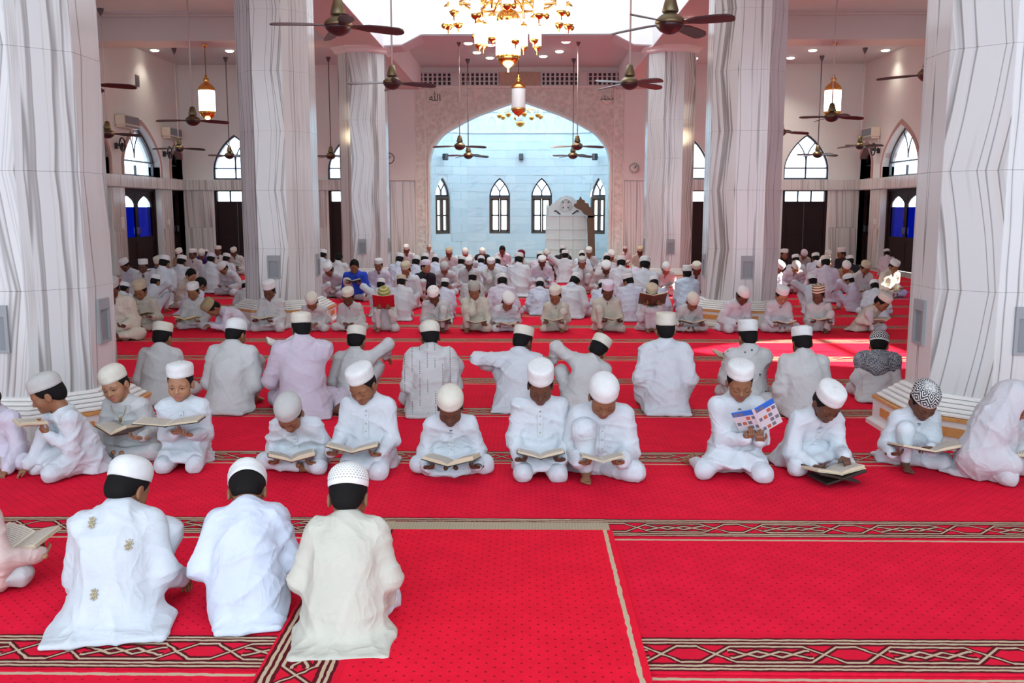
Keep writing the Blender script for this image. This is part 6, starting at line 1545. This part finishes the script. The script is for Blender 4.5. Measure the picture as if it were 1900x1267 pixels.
person(1210, 535, 0, 'boy hidden behind a big brown book balanced on both raised knees', col='d', lean=12, pitch=34, capc='tan', rl='upn', ll='upn', skin=0, tilt=40, bookw=0.34, bookh=0.22, rh=((0.12, 0.28, 0.44), (-0.5, 0.6, 0.4), (0, 0, 1), 'hold'), lh=((-0.12, 0.28, 0.44), (0.5, 0.6, 0.4), (0, 0, 1), 'hold'), book=dict(label='big brown book balanced on two raised knees', cover='brown', off=(0, 0.02, 0.25), th=0.02), **ROW3)
person(1287, 553, 4, 'boy bowed forward with round cream cap and wide book, behind the tall straight back', col='g', lean=30, pitch=50, cap='dome', capc='cream', rl='cross', ll='cross', bookw=0.32, book=dict(label='wide book in the lap of the bowed boy near the column plinth', cover='black', off=(0, 0.04, -0.03)), **ROW3)
person(1382, 540, 18, 'boy in white kurta and plain round cap crouching before the sunlit column plinth', col='w', lean=28, pitch=42, cap='dome', skin=1, rl='fold', ll='fold', arms='lap', **ROW3)
person(1453, 538, 8, 'boy with a topknot bump behind his white cap, open book bright in his lap', col='d', lean=16, pitch=32, skin=2, rl='cross', ll='cross', lh=((-0.10, 0.36, 0.20), (0.2, 0.8, -0.4), (0, -0.3, -1)), book=dict(label='bright open book in the lap of the boy beside striped cap', cover='brown', page=PAGEW, off=(0, 0.05, -0.04)), **ROW3)
person(1518, 536, -18, 'boy in brown and cream striped knit cap looking aside, knee bent outward', col='g', lean=10, pitch=18, yaw=-18, cap='tall', capc='striped', skin=1, ll='upw', rl='fold', book=dict(label='small brown book tipped in the hands of the boy in striped cap', cover='brown', off=(-0.06, 0.03, 0.02), W=0.2, turn=-20), **ROW3)
person(1644, 557, 42, 'boy in beige top and dusty trousers bending to a book beside the front column edge', col='b', pcol='d', lean=36, pitch=40, yaw=0, capc='cream', rl='upw', ll='fold', skin=0, hairk='full', book=dict(label='book read by the boy bending beside the front column edge', cover='cream'), **ROW3)
# ------------------------------------------------------------------ fourth row: backs, and further heads between
BK = dict(res=0.0165, s=0.93)
def far(cu, cv, h, label, kind, **kw):
    T = dict(
        bk=dict(share=1, lean=14, pitch=26), bu=dict(share=2, lean=12, pitch=24, rl='upw', ll='fold', rh=((0.28, 0.23, 0.42), (0.6, 0.6, -0.5), (0, -0.3, -1), 'rest', (0.5, -0.3, 0.6))),
        bl=dict(share=3, lean=12, pitch=24, ll='upw', rl='fold', lh=((-0.28, 0.23, 0.42), (-0.6, 0.6, -0.5), (0, -0.3, -1), 'rest', (-0.5, -0.3, 0.6))), bb=dict(share=4, lean=28, pitch=40, rl='cross', ll='cross'),
        fk=dict(share=5, lean=14, pitch=32), fc=dict(share=6, lean=16, pitch=34, rl='cross', ll='cross'), fb=dict(share=7, lean=30, pitch=48, rl='fold', ll='fold'), fu=dict(share=8, lean=14, pitch=30, rl='up', ll='fold'),
        fs=dict(share=9, lean=6, pitch=8, rl='cross', ll='cross', arms='lap'), fh=dict(share=10, lean=16, pitch=28, rl='fold', ll='up', rh=((0.03, 0.16, 0.50), (-0.2, 0.2, 1), (0, -1, 0.2), 'fist', (0.6, 0, -1))))[kind]
    d = dict(BK); d.update(T); d.update(kw); return person(cu, cv, h, label, **d)
far(232, 528, 172, 'boy in white, back turned, white band cap, just behind the tall tan cap', 'bk', col='w', Y=13.7)
far(290, 514, 160, 'boy in white, back turned, sleeve bent out, behind the tall tan cap reader', 'bu', col='w', Y=13.8)
far(376, 520, 150, 'small bareheaded boy in lilac kurta crouching behind the upright boy with yellow-green booklet', 'bb', col='L', cap=None, hairk='full', s=0.72, share=21, Y=13.6)
far(455, 526, 196, 'boy in grey-white leaning away, half hidden by the column above the white dome cap', 'bb', col='g', Y=14.4)
far(583, 518, 172, 'boy hidden behind the second column with only a sleeve on a raised knee showing', 'bu', col='w', Y=13.4)
far(707, 521, 178, 'boy in white, back turned, arm laid over raised knee, behind the olive green cap', 'bl', col='w', Y=13.5)
far(745, 515, 180, 'boy in white with pinkish trousers and pale green-grey cap, back turned, hair in clear view', 'bk', col='w', pcol='L', capc='tan', Y=13.5)
far(826, 521, 176, 'boy in bluish white, back turned, band cap low over dark hair, behind the printed cap', 'bk', col='v', Y=13.5)
far(877, 508, 180, 'boy with grey cap, back turned, mostly hidden behind the grey patterned cap', 'bk', col='g', capc='grey', Y=13.6)
far(932, 515, 182, 'boy in lilac-white, back turned, behind the short-sleeved bowed boy', 'bb', col='L', Y=13.5)
far(1002, 522, 178, 'boy in white, back turned, between short-sleeved boy and cream kurta reader', 'bb', col='v', Y=13.5)
far(1070, 514, 172, 'boy in bright white, back turned, cap tipped, behind the cream kurta reader', 'bb', col='w', roll=18, share=22, Y=13.6)
far(1117, 525, 182, 'boy in white leaning low, back turned, behind the pale square cap reader', 'bb', col='v', Y=13.5)
far(1163, 513, 172, 'boy in bright white, back turned but face in profile, beside the big brown book', 'bk', col='v', yaw=48, share=23, Y=13.5)
far(1213, 519, 180, 'boy in bluish white, back turned, directly behind the big brown book', 'bb', col='v', Y=13.6)
far(1275, 498, 180, 'tall boy in bluish white kurta, straight back turned, close to the sunlit column', 'bk', col='s', lean=4, pitch=10, cap='tall', share=24, Y=13.9)
far(1508, 514, 172, 'boy in bright white, back turned, arm reaching out behind the striped knit cap', 'bl', col='w', Y=13.9)
far(1572, 512, 215, 'boy in pale lilac kurta seated in profile hugging raised knees, white round cap', 'bl', col='L', yaw=20, share=25, cap='dome', Y=14.2)
far(1622, 525, 172, 'boy in white, back turned, behind the beige boy at the front column edge', 'bb', col='w', Y=13.8)
# fifth row, facing
far(205, 523, 10, 'dark figure with grey-tan cap at the very edge of the front column, upper of two', 'fc', col='b', capc='grey', skin=1)
far(228, 485, -24, 'boy in white leaning towards the column before the dark side door', 'fb', col='w', lean=22, share=26, pitch=36, skin=1)
far(265, 486, 4, 'boy with shadowed face and square white cap before the blue glazed door', 'fs', col='g', cap='tall', skin=1)
far(293, 482, -10, 'boy in cream cap lifting a small blue book to his face', 'fh', col='w', cap='tall', capc='cream', Y=None, book=dict(label='small blue book lifted by the boy in cream cap', cover='blue', W=0.18, H=0.13, off=(-0.02, -0.10, 0.28), turn=0), tilt=50, share=27, skin=0)
far(409, 492, -28, 'boy in white crouching in profile towards a yellow book, cap with a small dark badge', 'fb', col='w', cap='dome')
far(607, 495, -20, 'boy in dusty pink kurta bent towards the second column behind its edge', 'fb', col='d')
far(657, 486, 2, 'bareheaded boy in bright blue kurta reading over a raised knee', 'fu', col='B', pcol='g', cap=None, hairk='full', bookw=0.24, tilt=16, share=28, skin=0, book=dict(label='open book over the raised knee of the bareheaded blue boy', cover='green', off=(0, 0.0, 0.14)))
far(702, 484, -2, 'boy in pinkish white kurta looking down before the third column niche', 'fs', col='L', pitch=20, share=29, skin=0)
far(752, 492, -6, 'boy in tan-white cap beside the bareheaded hair and plinth edge, face down', 'fk', col='w', capc='tan', skin=0)
far(790, 486, 34, 'child in lilac cap with a dark scarf round the shoulders, knee up, looking aside', 'fu', col='k', pcol='d', capc='lilac', pitch=6, yaw=20, share=30, skin=2, cap='dome')
far(824, 492, 0, 'boy in plain grey cap bowed with hidden face beside the dark scarf child', 'fb', col='d', capc='grey', cap='dome')
far(870, 484, 2, 'boy in white square cap looking down above the grey patterned cap', 'fc', col='d', cap='tall', skin=1)
far(911, 483, 0, 'boy in grey kurta with a hand at his mouth and knee raised', 'fh', col='g', skin=0, book=dict(label='white book at the feet of the grey boy with hand at mouth', cover='cream', page=PAGEW, off=(0, 0.16, -0.12), W=0.28))
far(964, 484, 0, 'boy in pale lilac kurta and tan cap reading an open book in his lap', 'fc', col='L', capc='tan', skin=0, cap='tall', book=dict(label='open book in the lap of the pale lilac reader', cover='brown', off=(0, 0.02, 0.0)))
far(1006, 479, 0, 'boy in white with a wide flat white cap, face dark, behind the white back', 'fc', col='L', cap='flat', skin=1)
far(1080, 481, 0, 'boy in grey ribbed cap with a hand over his mouth and bare knee', 'fh', col='d', capc='grey', skin=0)
far(1125, 491, -2, 'boy in very wide flat white cap bowed over his lap', 'fb', col='g', cap='flat', skin=1)
far(1180, 505, 10, 'boy in pinkish white bending behind the profile-faced back, near the third column base', 'fb', col='L', capc='lilac')
far(1237, 493, 4, 'boy in grey kurta bowed before the plinth of the column beside the clock', 'fb', col='d', cap='dome')
far(1293, 492, -6, 'boy with dark face at the edge of the second column on the sunlit side', 'fc', col='d', capc='cream', skin=1)
far(1478, 490, 0, 'boy in lilac-pink kurta and grey cap bowed before the dark door', 'fb', col='l', capc='grey', cap='dome')
far(1525, 488, 6, 'boy in pale kurta and white round cap bowed, between lilac and khaki boys', 'fc', col='L', cap='dome', skin=0)
far(1572, 490, 2, 'boy in khaki kurta and white cap bowed with head down', 'fb', col='t', cap='dome')
far(1608, 490, 12, 'boy in grey kurta and tan cap sitting beside the khaki boy', 'fc', col='g', capc='tan', skin=0)
far(1662, 487, 20, 'boy half hidden by the front column edge behind the beige boy', 'fc', col='b', skin=0)
# sixth row and beyond: backs and faces near the far walls
far(306, 479, 176, 'boy in white, back turned, behind the small blue book reader', 'bk', col='w')
far(331, 465, -8, 'boy in khaki waistcoat and white cap before the side door frame', 'fc', col='t', skin=1)
far(338, 478, 176, 'boy in white, straight back turned, in front of the khaki waistcoat', 'bk', col='w')
far(357, 465, -14, 'dark-faced boy in white turned aside next to the purple clothes', 'fs', col='g', skin=1)
far(357, 503, 60, 'bareheaded boy in profile with dark hair above the upright boy with white cap', 'fc', col='b', cap=None, hairk='full', skin=2)
far(374, 468, 20, 'boy in dark purple kurta bending, white cap, in the corner group', 'fb', col='P')
far(383, 467, 170, 'boy in dark purple with lilac cap, back turned, in the corner group', 'bb', col='P', capc='lilac')
far(392, 474, 182, 'boy in white, broad back turned, before the purple clothes', 'bk', col='w', capc='lilac')
far(404, 459, 4, 'boy in white facing out under the marble panels beside the dark corner door', 'fs', col='w', skin=1)
far(421, 474, 176, 'boy in white, back turned, below the arched corner window', 'bk', col='w')
far(433, 463, -2, 'boy in white facing out before the dark corner door, book in hand', 'fc', col='w', skin=1, book=dict(label='dark book of the boy before the corner door', cover='black'))
far(600, 467, 172, 'boy in white, back turned, in the gap beside the second column', 'bk', col='w')
far(629, 472, 176, 'bareheaded dark-haired boy, back turned, in the gap before the dark door', 'bk', col='g', cap=None, hairk='full')
far(742, 474, 178, 'boy in bluish white, back turned, beside the third column edge', 'bk', col='v')
far(754, 458, 2, 'dark-faced boy in white cap against the marble pilaster', 'fc', col='w', skin=1)
far(772, 479, 180, 'boy in bluish white, back turned, between tan-white cap and dark scarf child', 'bk', col='v')
far(788, 474, 178, 'boy with white band cap just above the lilac cap child', 'bk', col='v')
far(796, 456, 6, 'boy sitting tall with white cap against the carved arch border', 'fs', col='w', skin=2, Y=25.6, share=9)
far(808, 478, 182, 'boy in white, back turned, behind the plain grey cap', 'bb', col='v')
far(833, 464, 2, 'boy in grey kurta and grey-tan cap below the pale blue wall', 'fc', col='d', capc='tan', skin=1)
far(857, 479, 168, 'boy in white leaning, back turned, above the bowed grey cap', 'bu', col='w')
far(863, 465, 0, 'boy in dusty white with round white cap below the outer chamber window', 'fb', col='d', cap='dome')
far(893, 480, 178, 'boy in bright white, rounded back, before the black jacket', 'bb', col='v')
far(895, 464, 2, 'man in black jacket and white cap, head bowed', 'fb', col='k', pcol='g', cap='dome')
far(922, 481, 182, 'boy in white, back turned, beside the grey boy with hand at mouth', 'bb', col='v')
far(932, 459, 2, 'bareheaded boy with upright black hair in pale lilac', 'fc', col='L', cap=None, hairk='full', skin=1)
far(963, 474, 178, 'boy in white, back turned, before the maroon cap', 'bk', col='w')
far(967, 467, -20, 'boy in maroon cap and grey kurta turned aside', 'fs', col='g', capc='maroon', cap='dome', skin=1)
far(1002, 472, 178, 'boy in pale lilac, back turned, behind the wide flat white cap', 'bb', col='L')
far(1015, 469, 4, 'boy in grey, bowed, beside the pulpit marble edge', 'fb', col='d', capc='grey')
far(1045, 460, 172, 'man in black coat and white cap, back turned, before the pulpit', 'bk', col='k', pcol='g')
far(1049, 468, 176, 'boy in white, back turned, arm reaching over raised knee, before the black coat', 'bl', col='w')
far(1080, 470, 178, 'boy in sky blue kurta, back turned, behind the grey ribbed cap', 'bb', col='s')
far(1093, 464, -6, 'boy in white square cap before the brown carved wood', 'fc', col='w', cap='tall', skin=0)
far(1126, 475, 178, 'boy in white, back turned, behind the very wide flat cap', 'bb', col='w')
far(1135, 470, 10, 'boy in white, partly hidden, beside the arch border and bearded man', 'fb', col='g')
far(1153, 480, 176, 'boy in pale white, back turned, in front of the bearded man', 'bk', col='w')
far(1160, 459, 0, 'man with black beard and white cap against the pilaster', 'fs', col='d', skin=1, Y=25.4)
far(1188, 461, -6, 'boy in beige with tan cap beside the bearded man', 'fc', col='b', capc='tan', skin=1)
far(1197, 482, 170, 'boy in white, back turned, at the third column edge beside the pilaster', 'bk', col='w')
far(1456, 465, 10, 'man in black vest and white cap beside the sunlit column edge', 'fs', col='k', skin=0)
far(1449, 491, 30, 'boy in lilac-white with only shoulder showing past the sunlit column', 'fb', col='L')
far(1476, 476, 176, 'boy in white, back turned, in front of the dark vest man', 'bk', col='w')
far(1493, 468, 0, 'boy with lilac round cap bowed against the dark door', 'fb', col='d', cap='dome', capc='lilac')
far(1513, 473, 178, 'boy in bluish white, broad back turned, before the dark door', 'bk', col='v')
far(1532, 479, 172, 'boy with pale green-white cap, back turned, in lilac', 'bk', col='L', capc='cream')
far(1538, 469, 4, 'boy with round cap against the marble panels by the dark door', 'fb', col='g', cap='dome', skin=1)
far(1561, 464, -70, 'bearded man in black vest shown in profile with square white cap', 'fs', col='k', cap='tall', skin=0, hairk='full')
far(1577, 478, 176, 'boy with white cap behind the khaki boy, dark vest beside him', 'bk', col='k', pcol='g')
far(1645, 465, 172, 'boy in pale lilac, back turned, by the lone air conditioner wall', 'bk', col='L', Y=21.5)

# loose white sheets by the plinth of the second column
ps = on_plane(598, 603, 2, 0.004)
sh = tag(empty('paper_sheet', (ps[0], ps[1], 0.002), 0.5), 'loose white folded paper sheets on the carpet at the column plinth corner', 'paper')
MB().box((-0.11, -0.08, 0.0), (0.10, 0.08, 0.003)).obj('lower_sheet', Mat('white_paper', (0.72, 0.74, 0.76), 0.8), sh)
MB().box((-0.10, -0.08, 0.0), (0.10, 0.08, 0.003), 0, Matrix.Translation((0.02, 0.01, 0.022)) @ Matrix.Rotation(R(-9), 4, 'Y') @ Matrix.Rotation(R(20), 4, 'Z')).obj('upper_sheet', Mat('pale_blue_paper', (0.50, 0.62, 0.68), 0.8), sh)
